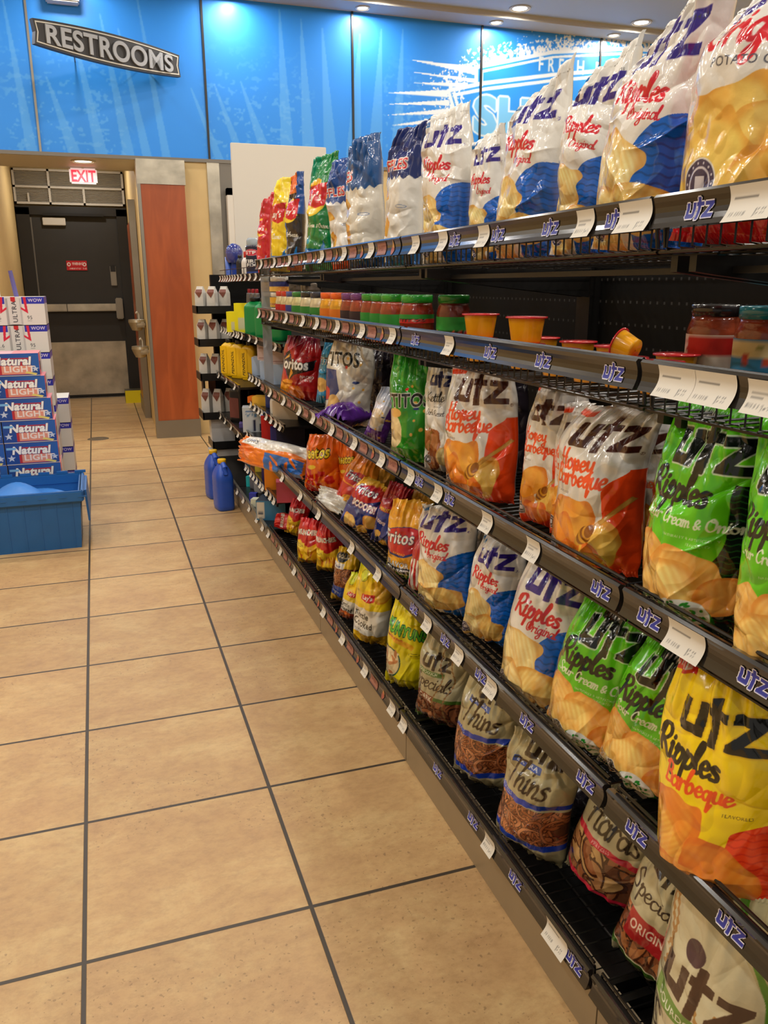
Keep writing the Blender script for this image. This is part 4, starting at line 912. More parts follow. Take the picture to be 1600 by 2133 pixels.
# cooler door behind the shelves
cl = empty('cooler_door', (2.75*T, 12.8*T, 0))
mb = MB()
for a, b in [((0, 0), (.12, 4.5)), ((2.2, 0), (2.32, 4.5)), ((0, 4.38), (2.32, 4.5)), ((0, 0), (2.32, .3))]: mb.box((a[0]*T, -.02, a[1]*T), (b[0]*T, .06, b[1]*T))
mb.obj('outer_frame', M['white'], cl); mb = MB()
for a, b in [((.2, .4), (.3, 4.25)), ((2.0, .4), (2.1, 4.25)), ((.2, 4.15), (2.1, 4.25))]: mb.box((a[0]*T, -.03, a[1]*T), (b[0]*T, .0, b[1]*T))
mb.obj('door_rim', M['steelm'], cl); MB().box((.12*T, .03, .3*T), (2.2*T, .05, 4.38*T)).obj('dark_glass', M['board'], cl); tag(cl, 'silver framed cooler door on the wall behind the shelf end', 'cooler door')
# blank display board behind the shelving
b0 = MB().bbox((2.25*T, 9.0*T, 3.0*T), (3.6*T, 9.05*T, 4.68*T), .003).obj('blank_board', M['white']); tag(b0, 'blank white board standing up behind the far end of the shelves', 'board')

# ------------------------------------------------------------------ shelving
XR = 1.80; XB = 2.95
LEV = {5: 3.03, 4: 2.58, 3: 1.87, 2: 1.14, 1: 0.36}
FLOOR_DROP = {5: .135, 4: .135, 3: .11, 2: .11, 1: .10}
BAYS = [(-3.10, -1.06), (-1.06, .985), (.985, 3.03), (3.03, 5.07)]
RH = .082
def rail_xz(s):          # s 0 top .. 1 bottom, tiles, relative to (XR, rail top)
    return -.008+.012*math.sin(math.pi*s)-.006*s, -.004-s*RH
def sticker(name, art, yc, w, s0, s1, parent, lift=.003, curl=.0, nx=26, ny=14, y0=0, shape=None):
    u, v = np.meshgrid(np.linspace(0, 1, nx), np.linspace(0, 1, ny)); u = u.ravel(); v = v.ravel()
    s = s1+(s0-s1)*v; xz = np.array([rail_xz(q) for q in s])
    V = np.stack([xz[:, 0]-lift-curl*(1-v)**2, (yc-y0)+(.5-u)*w, xz[:, 1]], -1)*T
    F = grid_faces(nx, ny); c = art.sample(u, v)
    if shape is not None:
        m = shape.sample(u, v)[:, 0] > 127; F = F[m[F].sum(1) >= 2]
        used = np.unique(F); re = np.zeros(len(V), int); re[used] = np.arange(len(used)); V = V[used]; c = c[used]; F = re[F]
    return meshobj(name, V, F, M['tag'], parent, col=c)
tagA = Art(.06, .04, (216, 212, 202), 2500); tagA.rect(.12, .55, .8, .60, (110, 108, 104)); tagA.rect(.12, .45, .55, .49, (150, 148, 144)); tagA.text('$4.59', .58, .14, .11, (110, 110, 110), .0)
for i in range(16): tagA.rect(.1+i*.025, .14, .1+i*.025+.012*(1+i % 2)*.7, .27, (130, 128, 126))
tagW = Art(.10, .04, (216, 212, 202), 2500); tagW.rect(.1, .62, .6, .66, (120, 118, 114)); tagW.text('$7.99', .62, .14, .07, (110, 110, 110), .0)
for i in range(20): tagW.rect(.08+i*.018, .16, .08+i*.018+.007, .26, (140, 138, 134))
shopA = Art(.07, .04, (120, 76, 66), 2500); shopA.rect(.05, .1, .95, .9, (158, 108, 92)); shopA.text('SHEETZ', .12, .36, .2, (108, 50, 46), .02, sx=.9)
flamA = Art(.03, .04, (60, 54, 50), 2500); flamA.ell(.5, .3, .4, .38, (160, 84, 68)); flamA.poly([(.25, .5), (.7, 1), (.85, .45)], (200, 150, 90))
utzA = Art(.07, .045, (228, 226, 232), 2500); utzS = Art(.07, .045, (0, 0, 0), 2500)
for q, c1, g in ((utzA, (44, 52, 150), None), (utzS, (255, 255, 255), 1)):
    q.utz(.04, .2, .33, c1, out=(228, 226, 232) if q is utzA else (255, 255, 255))
flamS = Art(.03, .04, (0, 0, 0), 2500); flamS.ell(.5, .3, .45, .42, (255, 255, 255)); flamS.poly([(.2, .5), (.7, 1), (.9, .45)], (255, 255, 255))
def wire_shelf(bay, lv, label, marks, zig, rail_y=None):
    y0, y1 = BAYS[bay]; z = LEV[lv]; dr = FLOOR_DROP[lv]; g = .012
    e = empty('wire_shelf', (XR*T, y0*T, z*T)); n0 = y1-y0-g; o = g/2
    mb = MB(); r = .0022
    def t(p, rr=r, k=5): mb.tube([np.array(q)*T for q in p], rr, k)
    x0, xb = .03, XB-XR-.04
    for zz in (0, -.02) if lv >= 4 else (.012, -.012): t([(x0, o+.02, zz), (x0, o+n0-.02, zz)], .0028, 6)
    t([(x0, o+.02, 0), (x0+.0, o+.012, -.05), (x0+.01, o+.012, -dr)], .0028, 6); t([(x0, o+n0-.02, 0), (x0, o+n0-.012, -.05), (x0+.01, o+n0-.012, -dr)], .0028, 6)
    if zig:
        k = 34; pts = [(x0, o+.02+i*(n0-.04)/k, -.012 if i % 2 else -dr) for i in range(k+1)]; t(pts, .002, 4)
    else:
        for i in range(38):
            yy = o+.03+i*(n0-.06)/37; t([(x0, yy, -.0), (x0, yy, -dr), (x0+.03, yy, -dr-.005)], .0017, 4)
    for i in range(34):
        yy = o+.03+i*(n0-.06)/33; t([(x0, yy, -dr-.006), (xb, yy, -dr-.006)], .0016, 4)
    for i in range(6): xx = x0+i*(xb-x0)/5; t([(xx, o, -dr-.012), (xx, o+n0, -dr-.012)], .0024, 5)
    mb.obj('wire_basket', M['wire'], e)
    # price rail
    pr = [rail_xz(s) for s in np.linspace(0, 1, 7)]; poly = [(a*T, b*T) for a, b in pr]+[((.016)*T, (-RH-.006)*T), (.022*T, 0), (0, .004*T)]
    m2 = MB().prism([(p[0], p[1]) for p in poly], 'y', (o+.005)*T, (o+n0-.005)*T)
    rail = m2.obj('price_rail', M['rail'], e)
    for (kind, px) in marks:
        if px is None: continue
        yy = y_at(px, XR, z-.05) if px > 30 else y0+px
        if not (y0+.04 < yy < y1-.04): continue
        if kind == 'l': sticker('logo_sticker', utzA, yy, .115, .04, .98, rail, y0=y0, shape=utzS, nx=64, ny=40)
        if kind == 't': sticker('price_tag', tagA, yy, .10, .03, 1.04, rail, curl=.01, y0=y0, nx=30, ny=16)
        if kind == 'w': sticker('price_tag', tagW, yy, .155, .0, 1.04, rail, curl=.012, y0=y0, nx=40, ny=18)
        if kind == 's': sticker('shop_label', shopA, yy, .15, .1, .9, rail, y0=y0, nx=34, ny=14)
        if kind == 'f': sticker('flame_sticker', flamA, yy, .055, .02, .95, rail, y0=y0, shape=flamS, nx=16, ny=18)
    for yy in (o+.02, o+n0-.05):
        MB().prism([(.12*T, (-dr-.02)*T), (xb*T, (-dr-.02)*T), (xb*T, (-dr-.17)*T), (.2*T, (-dr-.075)*T), (.12*T, (-dr-.065)*T)], 'y', yy*T, (yy+.03)*T).obj('shelf_bracket', M['black'], e)
    if lv > 1:
        MB().box((.25*T, (o+.05)*T, (-dr-.07)*T), (.29*T, (o+n0-.05)*T, (-dr-.05)*T)).obj('cross_bar', M['black'], e)
    tag(e, label, 'shelf', None)
    return e
pat = lambda n, ph=0: [(('s', 't', 'f')[(i+ph) % 3], .12+i*(2.0-.2)/(n-1)) for i in range(n)]
lvn = {5: 'topmost', 4: 'second', 3: 'third', 2: 'fourth', 1: 'bottom'}
bn = {0: 'nearest bay at the right edge', 1: 'second bay from the camera', 2: 'third bay from the camera', 3: 'farthest snack bay'}
MK = {(1, 5): [('t', 868), ('t', 925), ('l', 948), ('t', 1010), ('l', 1038), ('l', 1147), ('t', 1222), ('l', 1283), ('w', 1326)], (0, 5): [('l', 1457), ('w', 1572)],
 (1, 4): [('l', 866), ('t', 938), ('l', 1022), ('l', 1132), ('l', 1278)], (0, 4): [('w', 1412), ('w', 1492), ('t', 1592)],
 (1, 3): [('t', 858), ('l', 874), ('t', 915), ('l', 937), ('t', 1017), ('t', 1113), ('l', 1252)], (0, 3): [('l', 1352), ('w', 1432), ('l', 1570)],
 (1, 2): [('l', 863), ('t', 893), ('l', 928), ('t', 958), ('l', 1002), ('t', 1026), ('l', 1098), ('l', 1220)], (0, 2): [('l', 1326), ('l', 1522)],
 (1, 1): [('t', 843), ('l', 912), ('l', 986), ('t', 1022), ('l', 1074), ('w', 1162), ('l', 1196)], (0, 1): [('l', -1.7)],
 (2, 2): [('t', 666), ('t', 735), ('t', 790)], (3, 2): [('t', 590), ('t', 628)]}
for bay in range(4):
    for lv in (5, 4, 3, 2, 1):
        mk = MK.get((bay, lv)) or pat(11 if bay == 2 else 10, lv)
        wire_shelf(bay, lv, 'black %s wire basket shelf in the %s' % (lvn[lv], bn[bay]), mk, (lv <= 2) or (lv == 3 and bay <= 1))
# peg-board backs and bases, one gondola bay after another
def pegs():
    m = mat('black_pegboard', (15, 14, 14), .5, spec=.2); nt = m.node_tree; b = nt.nodes['Principled BSDF']; N = nt.nodes.new; L = nt.links.new
    tc = N('ShaderNodeTexCoord'); s = N('ShaderNodeSeparateXYZ'); L(tc.outputs['Object'], s.inputs[0])
    def mth(op, a, c):
        n = N('ShaderNodeMath'); n.operation = op
        for i, v in enumerate((a, c)):
            if isinstance(v, (int, float)): n.inputs[i].default_value = v
            else: L(v, n.inputs[i])
        return n.outputs[0]
    f = [mth('ABSOLUTE', mth('SUBTRACT', mth('FRACT', mth('MULTIPLY', s.outputs[k], q), 0), .5), 0) for k, q in ((1, 39.37), (2, 19.0))]
    h = mth('MULTIPLY', mth('LESS_THAN', f[0], .12), mth('LESS_THAN', f[1], .06))
    mx = N('ShaderNodeMix'); mx.data_type = 'RGBA'; L(h, mx.inputs[0]); mx.inputs[6].default_value = (.004, .004, .004, 1); mx.inputs[7].default_value = (.05, .05, .05, 1); L(mx.outputs[2], b.inputs['Base Color']); return m
M['peg'] = pegs()
def gondola(y0, y1, label, top=3.0, legs=True):
    e = empty('gondola_bay', (XB*T, y0*T, 0)); w = (y1-y0)*T
    MB().box((0, .004, .05), (.02, w-.004, top*T)).obj('back_panel', M['peg'], e)
    for a in (.0, w-.03): MB().box((-.03, a, .0), (0.0, a+.03, top*T)).obj('upright', M['black'], e)
    MB().box(((1.93-XB)*T, .002, .02), (0, w-.002, .17*T)).obj('base_deck', M['black'], e)
    MB().box(((1.84-XB)*T, .002, .0), ((1.93-XB)*T, w-.002, .235*T)).obj('kick_plate', M['kick'], e)
    tag(e, label, 'store shelving'); return e
for i, (y0, y1) in enumerate(BAYS): gondola(y0, y1, 'black shelving bay frame with tan kick plate, ' + bn[i])
EB = [(5.07, 7.11), (7.11, 9.15)]
gondola(*EB[0], 'black shelving bay frame of the household goods section'); gondola(*EB[1], 'black shelving bay frame of the motor oil section')
def metal_shelf(y0, y1, z, x0, label, ntag, dark=True, slope=0, wire=False):
    e = empty('metal_shelf', (x0*T, y0*T, z*T)); w = (y1-y0-.02)*T
    if wire:
        mb = MB()
        for i in range(28): yy = .01+i*(w-.02)/27; mb.tube([(0.004, yy, .0), (0.004, yy, -.05*T), ((XB-x0-.03)*T, yy, -.05*T)], .0018, 4)
        for xx in (0.004, .15, .3): mb.tube([(xx, 0, -.06*T), (xx, w, -.06*T)], .0025)
        mb.tube([(0.004, 0, .07*T), (0.004, w, .07*T)], .002); mb.tube([(0.004, 0, .07*T), (0.004, 0, -.05*T)], .002); mb.obj('wire_deck', M['wire'], e)
    else: MB().bbox((.006, 0, -.06*T), ((XB-x0-.03)*T, w, -.03*T), .002).obj('shelf_deck', M['black'], e)
    poly = [(-.010*T, 0), (.004*T, -.04*T), (-.012*T, -.085*T), (.012*T, -.09*T), (.02*T, 0)]
    r = MB().prism(poly, 'y', 0, w).obj('price_rail', M['rail'] if dark else M['steelm'], e)
    for i in range(ntag):
        sticker('price_tag', tagA, y0+.1+(y1-y0-.2)*(i+.3*rng.random())/max(1, ntag-.5), .11, .0, .95, r, curl=.012, y0=y0, nx=10, ny=6, lift=.008)
    tag(e, label, 'shelf'); return e
metal_shelf(*EB[0], 1.76, 2.02, 'dark upper metal shelf of white boxes behind the red tortilla bag', 9)
metal_shelf(*EB[0], 1.42, 2.02, 'dark metal shelf with white price tags above the wipes box', 8)
metal_shelf(*EB[0], 1.06, 1.95, 'dark metal shelf under the wipes and red boxes', 7)
metal_shelf(*EB[0], .64, 1.92, 'dark metal shelf above the empty base deck', 10)
metal_shelf(*EB[1], 2.93, 2.02, 'wire top shelf holding the tire sealant and funnels', 9, wire=True)
metal_shelf(*EB[0], 2.93, 2.02, 'wire top shelf behind the red chip bags', 6, wire=True)
metal_shelf(*EB[1], 2.23, 2.0, 'dark metal shelf under the green antifreeze jugs', 9)
metal_shelf(*EB[0], 2.23, 2.02, 'dark metal shelf under the nearer green antifreeze jugs', 4)
metal_shelf(*EB[1], 1.60, 1.9, 'glossy black metal shelf under the yellow oil bottles', 3)
metal_shelf(*EB[1], 1.0, 1.9, 'dark metal shelf under the black oil bottles', 4)
metal_shelf(*EB[0], .34, 1.8, 'empty black base shelf with clear tag rail in the household section', 5, dark=False)
metal_shelf(*EB[1], .34, 1.8, 'empty black base shelf with clear tag rail behind the blue jugs', 2, dark=False)
dv = MB().box((1.84*T, 5.055*T, 1.78*T), (1.93*T, 5.062*T, 2.95*T)).obj('acrylic_divider', M['acrylic']); tag(dv, 'frosted clear divider strip between snack shelves and household section', 'divider')

# ------------------------------------------------------------------ bags on the shelves
# level, kind, base column px, top (px), width px, set-back from the rail (tiles), yaw, thickness m, options, label
def put_bag(lv, kind, bx, tx, ty, wpx, off, yaw, Th, label, **kw):
    z = LEV[lv]-FLOOR_DROP[lv]+.004 if isinstance(lv, int) else lv; x = XR+.05+off; y = y_at(bx, x, z); B = np.array([x, y, z])
    d = CAM-B; d[2] = 0; d /= np.linalg.norm(d)
    back = kw.pop('back', 0)
    Bp = B-d*back; r = ray(tx, ty); t = ((Bp-CAM)@d)/(r@d); Tp = CAM+r*t
    dep = (B-CAM)@F_; W = wpx*dep/FPX*T/max(.35, math.cos(math.radians(yaw)))
    hp = abs(ty-_py(B)); nx = int(np.clip(wpx*1.0, 26, 230)); ny = int(np.clip(hp*.8, 40, 330))
    return bag(kind, B*T, Tp*T, W, yaw, Th, label=label, nx=nx, ny=ny, seed=kw.pop('seed', len(USED) % 50), **kw)
def _py(P):
    d = P-CAM; return 1066.5-FPX*(d@U_)/(d@F_)
P = put_bag
# top shelf, far to near
P(5, 'lred', 549, 553, 416, 25, .16, -44, .07, 'red chip bag, farthest on the top shelf', slant=.10)
P(5, 'lred', 566, 569, 402, 26, .30, -44, .07, 'second red chip bag on the top shelf, behind the yellow one', slant=.10)
P(5, 'lyel', 586, 590, 372, 40, .15, -44, .08, 'yellow chip bag on the top shelf before the blank white board', slant=.10)
P(5, 'lblk', 614, 620, 361, 34, .18, -44, .08, 'dark brown chip bag with orange top, left of the green one', slant=.10)
P(5, 'lgrn', 664, 680, 318, 60, .17, -44, .10, 'green party size chip bag on the top shelf', side=.05, slant=.10)
P(5, 'rufo', 722, 712, 332, 64, .30, -38, .10, 'white chip bag with orange bottom half hidden by the blue one', slant=.10)
P(5, 'rufb', 764, 755, 288, 78, .20, -38, .11, 'dark blue and white ridged chip bag with folded peak', slant=.10)
P(5, 'rufn', 838, 852, 258, 78, .20, -38, .11, 'navy ridged chip bag with shiny leaning top', side=.12, slant=.10)
P(5, 'silver', 905, 905, 300, 60, .5, -28, .08, 'dull silver bag standing behind the navy one on the top shelf', slant=.16)
P(5, 'ripples', 930, 935, 228, 108, .20, -28, .13, 'white ripple chip bag turned to show its nutrition panel', slant=.16)
P(5, 'ripples2', 1026, 1022, 276, 84, .34, -28, .11, 'low white chip bag with blue patch between two taller ones', slant=.16)
P(5, 'ripples', 1094, 1130, 170, 132, .19, -28, .13, 'white ripple chip bag leaning right, fifth from the right on top shelf', side=.08, slant=.34)
P(5, 'ripples2', 1205, 1272, 118, 132, .26, -28, .12, 'tilted white chip bag with crumpled logo on the top shelf', side=.05, seed=21, slant=.34)
P(5, 'ripples', 1325, 1418, 18, 205, .19, -28, .14, 'large white ripple chip bag leaning right near the top right corner', side=.10, seed=5, slant=.34)
P(5, 'ripples2', 1400, 1440, 130, 120, .5, -28, .1, 'white chip bag mostly hidden behind the large leaning one', slant=.34)
P(5, 'original', 1545, 1690, -115, 330, .20, -28, .15, 'white and gold chip bag cut by the top right corner of the photo', seed=8, slant=.34)
# third shelf
P(3, 'doritos', 622, 634, 700, 84, .18, -20, .12, 'red tortilla chip bag leaning on the third shelf', seed=3)
P(3, 'gold', 652, 655, 708, 30, .5, -20, .08, 'pale yellow bag peeking out behind the red tortilla bag')
P(3, 'tblue', 678, 694, 706, 46, .30, -20, .1, 'light blue tortilla chip bag left of the white one')
P(3, 'twhite', 722, 735, 700, 104, .20, -20, .13, 'white tortilla chip bag with navy badge on the third shelf', seed=4)
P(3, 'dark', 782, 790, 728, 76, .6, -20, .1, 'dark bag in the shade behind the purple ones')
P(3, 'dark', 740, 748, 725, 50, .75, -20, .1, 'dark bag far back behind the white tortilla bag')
P(3, 'tpurple', 778, 818, 808, 50, .16, -20, .1, 'purple and cream chip bag leaning against the green one', seed=9)
P(3, 'tgreen', 858, 862, 724, 96, .17, -20, .13, 'green tortilla chip bag standing tall on the third shelf', seed=2)
P(3, 'silver', 905, 900, 752, 60, .42, -24, .08, 'silver bag edge between the green bag and the kettle bag')
P(3, 'kettle', 922, 925, 748, 80, .25, -24, .10, 'white kettle chip bag with brown chips partly covered', seed=6)
P(3, 'honey', 998, 1008, 757, 158, .17, -24, .14, 'honey barbeque chip bag, leftmost of the three white and orange', seed=1)
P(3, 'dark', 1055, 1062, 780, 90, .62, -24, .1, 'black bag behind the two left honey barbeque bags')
P(3, 'honey', 1142, 1172, 792, 120, .26, -30, .13, 'honey barbeque chip bag in the middle with shaded top', seed=7)
P(3, 'honey', 1200, 1228, 838, 120, .27, -28, .11, 'honey barbeque chip bag peeking left behind the largest one', seed=17)
P(3, 'honey', 1236, 1268, 828, 192, .14, -22, .14, 'largest honey barbeque chip bag with its top folded to the right', side=.28, seed=12, curl=.05)
P(3, 'honey', 1380, 1368, 840, 118, .42, -30, .12, 'shaded honey barbeque chip bag behind the folded one', seed=13)
P(3, 'silver', 1345, 1330, 820, 130, .75, -30, .1, 'silver bag at the back beneath the jar shelf')
P(3, 'green', 1440, 1508, 838, 226, .13, -30, .15, 'bright green sour cream and onion chip bag on the third shelf', seed=5)
P(3, 'green', 1668, 1700, 868, 230, .13, -30, .15, 'green chip bag cut by the right edge on the third shelf', seed=15)
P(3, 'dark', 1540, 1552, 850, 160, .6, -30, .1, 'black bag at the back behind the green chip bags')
# fourth shelf
P(2, 'crunchy', 672, 678, 905, 80, .20, -22, .13, 'orange cheese puff bag standing on the fourth shelf', seed=3)
P(2, 'crunchy', 735, 730, 915, 58, .42, -22, .1, 'second orange cheese puff bag in the shade behind the first', seed=9)
P(2, 'fbbq', 722, 770, 955, 70, .25, -22, .1, 'orange corn chip bag leaning behind the scoops bag', seed=4)
P(2, 'scoops', 744, 790, 1002, 88, .15, -22, .12, 'blue and yellow corn chip scoops bag leaning right', side=.08, seed=6)
P(2, 'gold', 790, 800, 955, 60, .62, -22, .1, 'gold crumpled bag at the back of the fourth shelf')
P(2, 'minutes', 800, 838, 1010, 66, .22, -22, .10, 'dark red and blue corn chip bag behind the flavor twists bag', seed=8)
P(2, 'twists', 848, 862, 1042, 98, .14, -22, .13, 'orange corn chip bag with red oval and flavor twists lettering', seed=2)
P(2, 'gold', 872, 878, 1020, 60, .5, -30, .1, 'crumpled gold bag behind the flavor twists bag')
P(2, 'stripe', 875, 890, 1110, 50, .12, -30, .08, 'red and white striped popcorn bag low on the fourth shelf')
P(2, 'ripples', 930, 935, 1032, 124, .15, -30, .13, 'white ripple chip bag with folded top, leftmost on the fourth shelf', curl=.25, side=.12, seed=3)
P(2, 'silver', 985, 990, 1100, 60, .5, -30, .1, 'silver bag between two white ripple bags on the fourth shelf')
P(2, 'ripples2', 1014, 1050, 1118, 108, .20, -30, .11, 'white ripple chip bag in the middle of three on the fourth shelf', seed=7)
P(2, 'ripples', 1112, 1182, 1160, 172, .12, -28, .14, 'white ripple chip bag in full view, rightmost of three on fourth shelf', seed=1, floppy=.5)
P(2, 'green', 1216, 1300, 1262, 190, .13, -28, .14, 'green onion chip bag leaning right on the fourth shelf', seed=8, floppy=.6)
P(2, 'green', 1326, 1430, 1345, 190, .16, -28, .13, 'second green onion chip bag behind the yellow barbeque bag', seed=10, floppy=.6)
P(2, 'bbq', 1500, 1520, 1372, 262, .10, -28, .15, 'yellow barbeque ripple chip bag at the right edge', seed=4, floppy=.6)
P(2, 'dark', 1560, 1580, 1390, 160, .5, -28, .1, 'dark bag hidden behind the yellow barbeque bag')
# bottom shelf
P(1, 'munch', 612, 630, 1040, 46, .2, -22, .1, 'red snack mix bag, farthest of the red bags on the bottom shelf', seed=3)
P(1, 'munch1', 650, 652, 1080, 66, .17, -22, .12, 'red and yellow snack mix bag with white lettering, front of the row', seed=5)
P(1, 'munch', 690, 688, 1092, 62, .28, -22, .12, 'red and yellow snack mix bag second in the row', seed=7)
P(1, 'rold', 712, 730, 1140, 52, .17, -22, .11, 'yellow and blue pretzel bag with a clear window', seed=2)
P(1, 'kcooked1', 728, 752, 1196, 52, .12, -22, .09, 'white kettle cooked chip bag with red chips, half hidden', seed=4)
P(1, 'kcooked', 772, 785, 1168, 82, .14, -22, .11, 'yellow and white kettle cooked chip bag on the bottom shelf', seed=6)
P(1, 'funyuns', 842, 862, 1240, 92, .14, -22, .12, 'bright yellow onion ring bag with green lettering', seed=8)
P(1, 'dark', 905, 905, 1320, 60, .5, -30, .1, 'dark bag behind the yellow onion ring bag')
P(1, 'specials', 915, 940, 1322, 112, .18, -30, .12, 'beige dark pretzel bag, leftmost of the beige bags', seed=2)
P(1, 'thins', 1005, 1035, 1410, 138, .16, -30, .13, 'beige thin pretzel bag with two blue bands, left one', seed=5)
P(1, 'thins', 1090, 1140, 1450, 120, .4, -30, .1, 'beige pretzel bag in the shade behind the right thin pretzel bag', seed=15)
P(1, 'thins', 1100, 1142, 1530, 152, .13, -30, .13, 'beige thin pretzel bag with two blue bands, right one', seed=9)
P(1, 'hards', 1258, 1328, 1672, 190, .30, -28, .12, 'beige pretzel bag with red bands and chunky pretzels', seed=5, floppy=.5)
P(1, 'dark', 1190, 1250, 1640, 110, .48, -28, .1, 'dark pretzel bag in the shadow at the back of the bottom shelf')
P(1, 'specialo', 1352, 1450, 1790, 180, .22, -28, .12, 'beige pretzel bag with red original label, partly covered', seed=7, floppy=.5)
P(1, 'specials2', 1470, 1560, 1800, 270, .10, -28, .14, 'pale beige sourdough pretzel bag at the bottom right corner', seed=11, floppy=.5)

# bags lying down
def lie(kind, a, b, W, Th, label, nrm=(-.4, -.5, .75), **kw):
    return bag(kind, np.array(a)*T, np.array(b)*T, W, 0, Th, label=label, nx=80, ny=100, nvec=nrm, **kw)
lie('purple', (2.18, 2.93, 1.85), (1.84, 2.62, 1.86), .15, .09, 'purple shiny tortilla bag lying on its side on the third shelf', seed=3)
lie('puffs', (2.06, 4.22, 1.17), (1.53, 4.87, 1.25), .15, .10, 'orange and blue cheese puff bag sticking out into the aisle', nrm=(-.6, -.7, .45), seed=6)
lie('white', (2.07, 2.98, 1.08), (1.92, 3.3, 1.12), .10, .05, 'small white and yellow bag lying before the orange cheese puff bag', seed=8, floppy=.3)
lie('munch1', (2.15, 4.95, .36), (1.88, 5.02, .44), .10, .06, 'red and white bag lying on the bottom shelf by the blue boxes', seed=4)

# ------------------------------------------------------------------ jars and tubs on the second shelf
def ring(name, prof, k, m, parent, colf, y=0):
    """lathe about z with painted colour: prof [(r,z)], colf(theta 0..1, t 0..1)"""
    n = len(prof); th = np.linspace(0, 1, k, endpoint=False); P = np.array(prof, float)
    Th, I = np.meshgrid(th, np.arange(n)); a = Th*2*math.pi
    V = np.stack([P[I, 0]*np.cos(a), P[I, 0]*np.sin(a), P[I, 1]], -1).reshape(-1, 3)
    L = np.cumsum(np.r_[0, np.hypot(np.diff(P[:, 0]), np.diff(P[:, 1]))]); tt = (P[:, 1]-P[:, 1].min())/(np.ptp(P[:, 1])+1e-9)
    c = colf(Th.ravel(), tt[I].ravel())
    return meshobj(name, V, grid_faces(k, n, 0, True), m, parent, col=c, smooth=True)
def const(c): return lambda a, b: np.tile(np.array(c, float), (len(a), 1))
M['glossjar'] = mat('jar_contents_glass', 'attr', 0.1, coat=.6, bump=.15, bscale=60)
def jar(x, y, z, r, h, lid, body, lab, label, group=None, lh=.14, art=None, labh=(.12, .70), face=-125):
    e = empty('salsa_jar' if lh < .3 else 'dip_tub', (x*T, y*T, z*T), math.radians(face))
    body = np.array(body, float)
    def cf(a, t):
        n = fbm(a*18+x*9, t*9+3, 3, 3)[:, None]; return np.clip(body*(.75+.55*n), 0, 255)
    zs = np.linspace(0, 1, 14); sh = [(r*(.9+.1*min(1, q*8))*(1 if q < .8 else 1-.13*math.sin((q-.8)/.2*math.pi/2)), q*h*(1-lh)) for q in zs]
    ring('jar_body', [(.001, 0)]+sh+[(.001, h*(1-lh))], 28, M['glossjar'], e, cf)
    ring('lid', [(r*.86, h*(1-lh)-.002), (r*.92, h*(1-lh)), (r*.93, h*.985), (r*.88, h), (.001, h-.001)], 28, M['gloss'], e, const(lid))
    if lab is not None:
        k = 40; z0, z1 = labh; th = np.linspace(-.36, .36, k)*2*math.pi; vs = np.linspace(0, 1, 12); A_, B_ = np.meshgrid(th, vs)
        V = np.stack([(r+.0008)*np.cos(A_), (r+.0008)*np.sin(A_), (z0+(z1-z0)*B_)*h*(1-lh)], -1).reshape(-1, 3); u = (A_.ravel()/(2*math.pi)+.36)/.72
        c = art.sample(u, B_.ravel()) if art is not None else np.tile(np.array(lab, float), (len(V), 1))
        meshobj('label', V, grid_faces(k, 12), M['print'], e, col=c, smooth=True)
    tag(e, label, 'jar' if lh < .3 else 'tub', group); return e
def labart(bg, c2, txt=None, tc=(20, 20, 20)):
    a = Art(.2, .06, bg, 900); a.rect(0, .0, 1, .5, c2)
    if txt: a.text(txt, .5, .18, .09, tc, .03, center=True, out=(236, 232, 222), ow=3)
    return a
JZ = LEV[4]-FLOOR_DROP[4]+.004
def jar_px(px, off, r, h, *a, zup=0, **k):
    x = XR+.06+off; y = y_at(px, x, JZ+.1); return jar(x, y, JZ+zup, r, h, *a, **k)
lg = labart((50, 150, 60), (220, 40, 40), 'TOSTITOS'); lo = labart((236, 130, 40), (236, 120, 30), 'TOSTITOS'); lgn = labart((60, 140, 60), (226, 220, 190), 'DIP'); lrd = labart((200, 40, 40), (230, 190, 60)); lbl = labart((60, 70, 150), (226, 190, 80)); lpp = labart((60, 44, 50), (220, 214, 200), 'MEDIUM', (80, 40, 40))
seq = [(582, (196, 48, 36), (222, 208, 160), lrd, 'red lidded cream dip jar, farthest of the small jars'), (597, (196, 48, 36), (222, 208, 160), lrd, 'red lidded cream dip jar, second of the small jars'), (612, (60, 74, 140), (222, 208, 160), lbl, 'blue lidded cream dip jar on the second shelf'),
 (630, (40, 120, 50), (216, 206, 150), lgn, 'green lidded pale dip jar beside the blue lidded one'), (649, (34, 34, 34), (222, 208, 170), lgn, 'black lidded pale dip jar on the second shelf'), (670, (34, 40, 60), (222, 208, 170), lgn, 'dark lidded pale dip jar beside the orange lidded ones'),
 (692, (236, 100, 30), (238, 170, 40), lo, 'orange lidded cheese dip jar, left of the pair'), (713, (236, 100, 30), (238, 170, 40), lo, 'orange lidded cheese dip jar, right of the pair'), (737, (110, 50, 120), (150, 56, 36), lpp, 'purple lidded salsa jar, left of the pair'), (757, (110, 50, 120), (160, 60, 40), lpp, 'purple lidded salsa jar, right of the pair'),
 (781, (40, 140, 40), (150, 56, 36), lg, 'green lidded salsa jar, farthest of the green lids'), (801, (40, 140, 40), (150, 56, 36), lg, 'green lidded salsa jar, second of the green lids'), (823, (44, 150, 40), (156, 60, 36), lg, 'green lidded salsa jar, third of the green lids')]
for px, lid, body, a, lab in seq: jar_px(px+(13 if px < 590 else 9 if px < 600 else 5 if px < 630 else 0), .16, .043, .134, lid, body, 1, lab, art=a)
jar_px(868, .17, .045, .134, (40, 150, 46), (140, 48, 30), 1, 'large green lidded salsa jar in front of the gap', art=lg, labh=(.55, .74), face=-160)
jar_px(944, .32, .043, .134, (34, 130, 40), (120, 44, 30), 1, 'green lidded salsa jar standing alone, set back on the shelf', art=lg, face=-150)
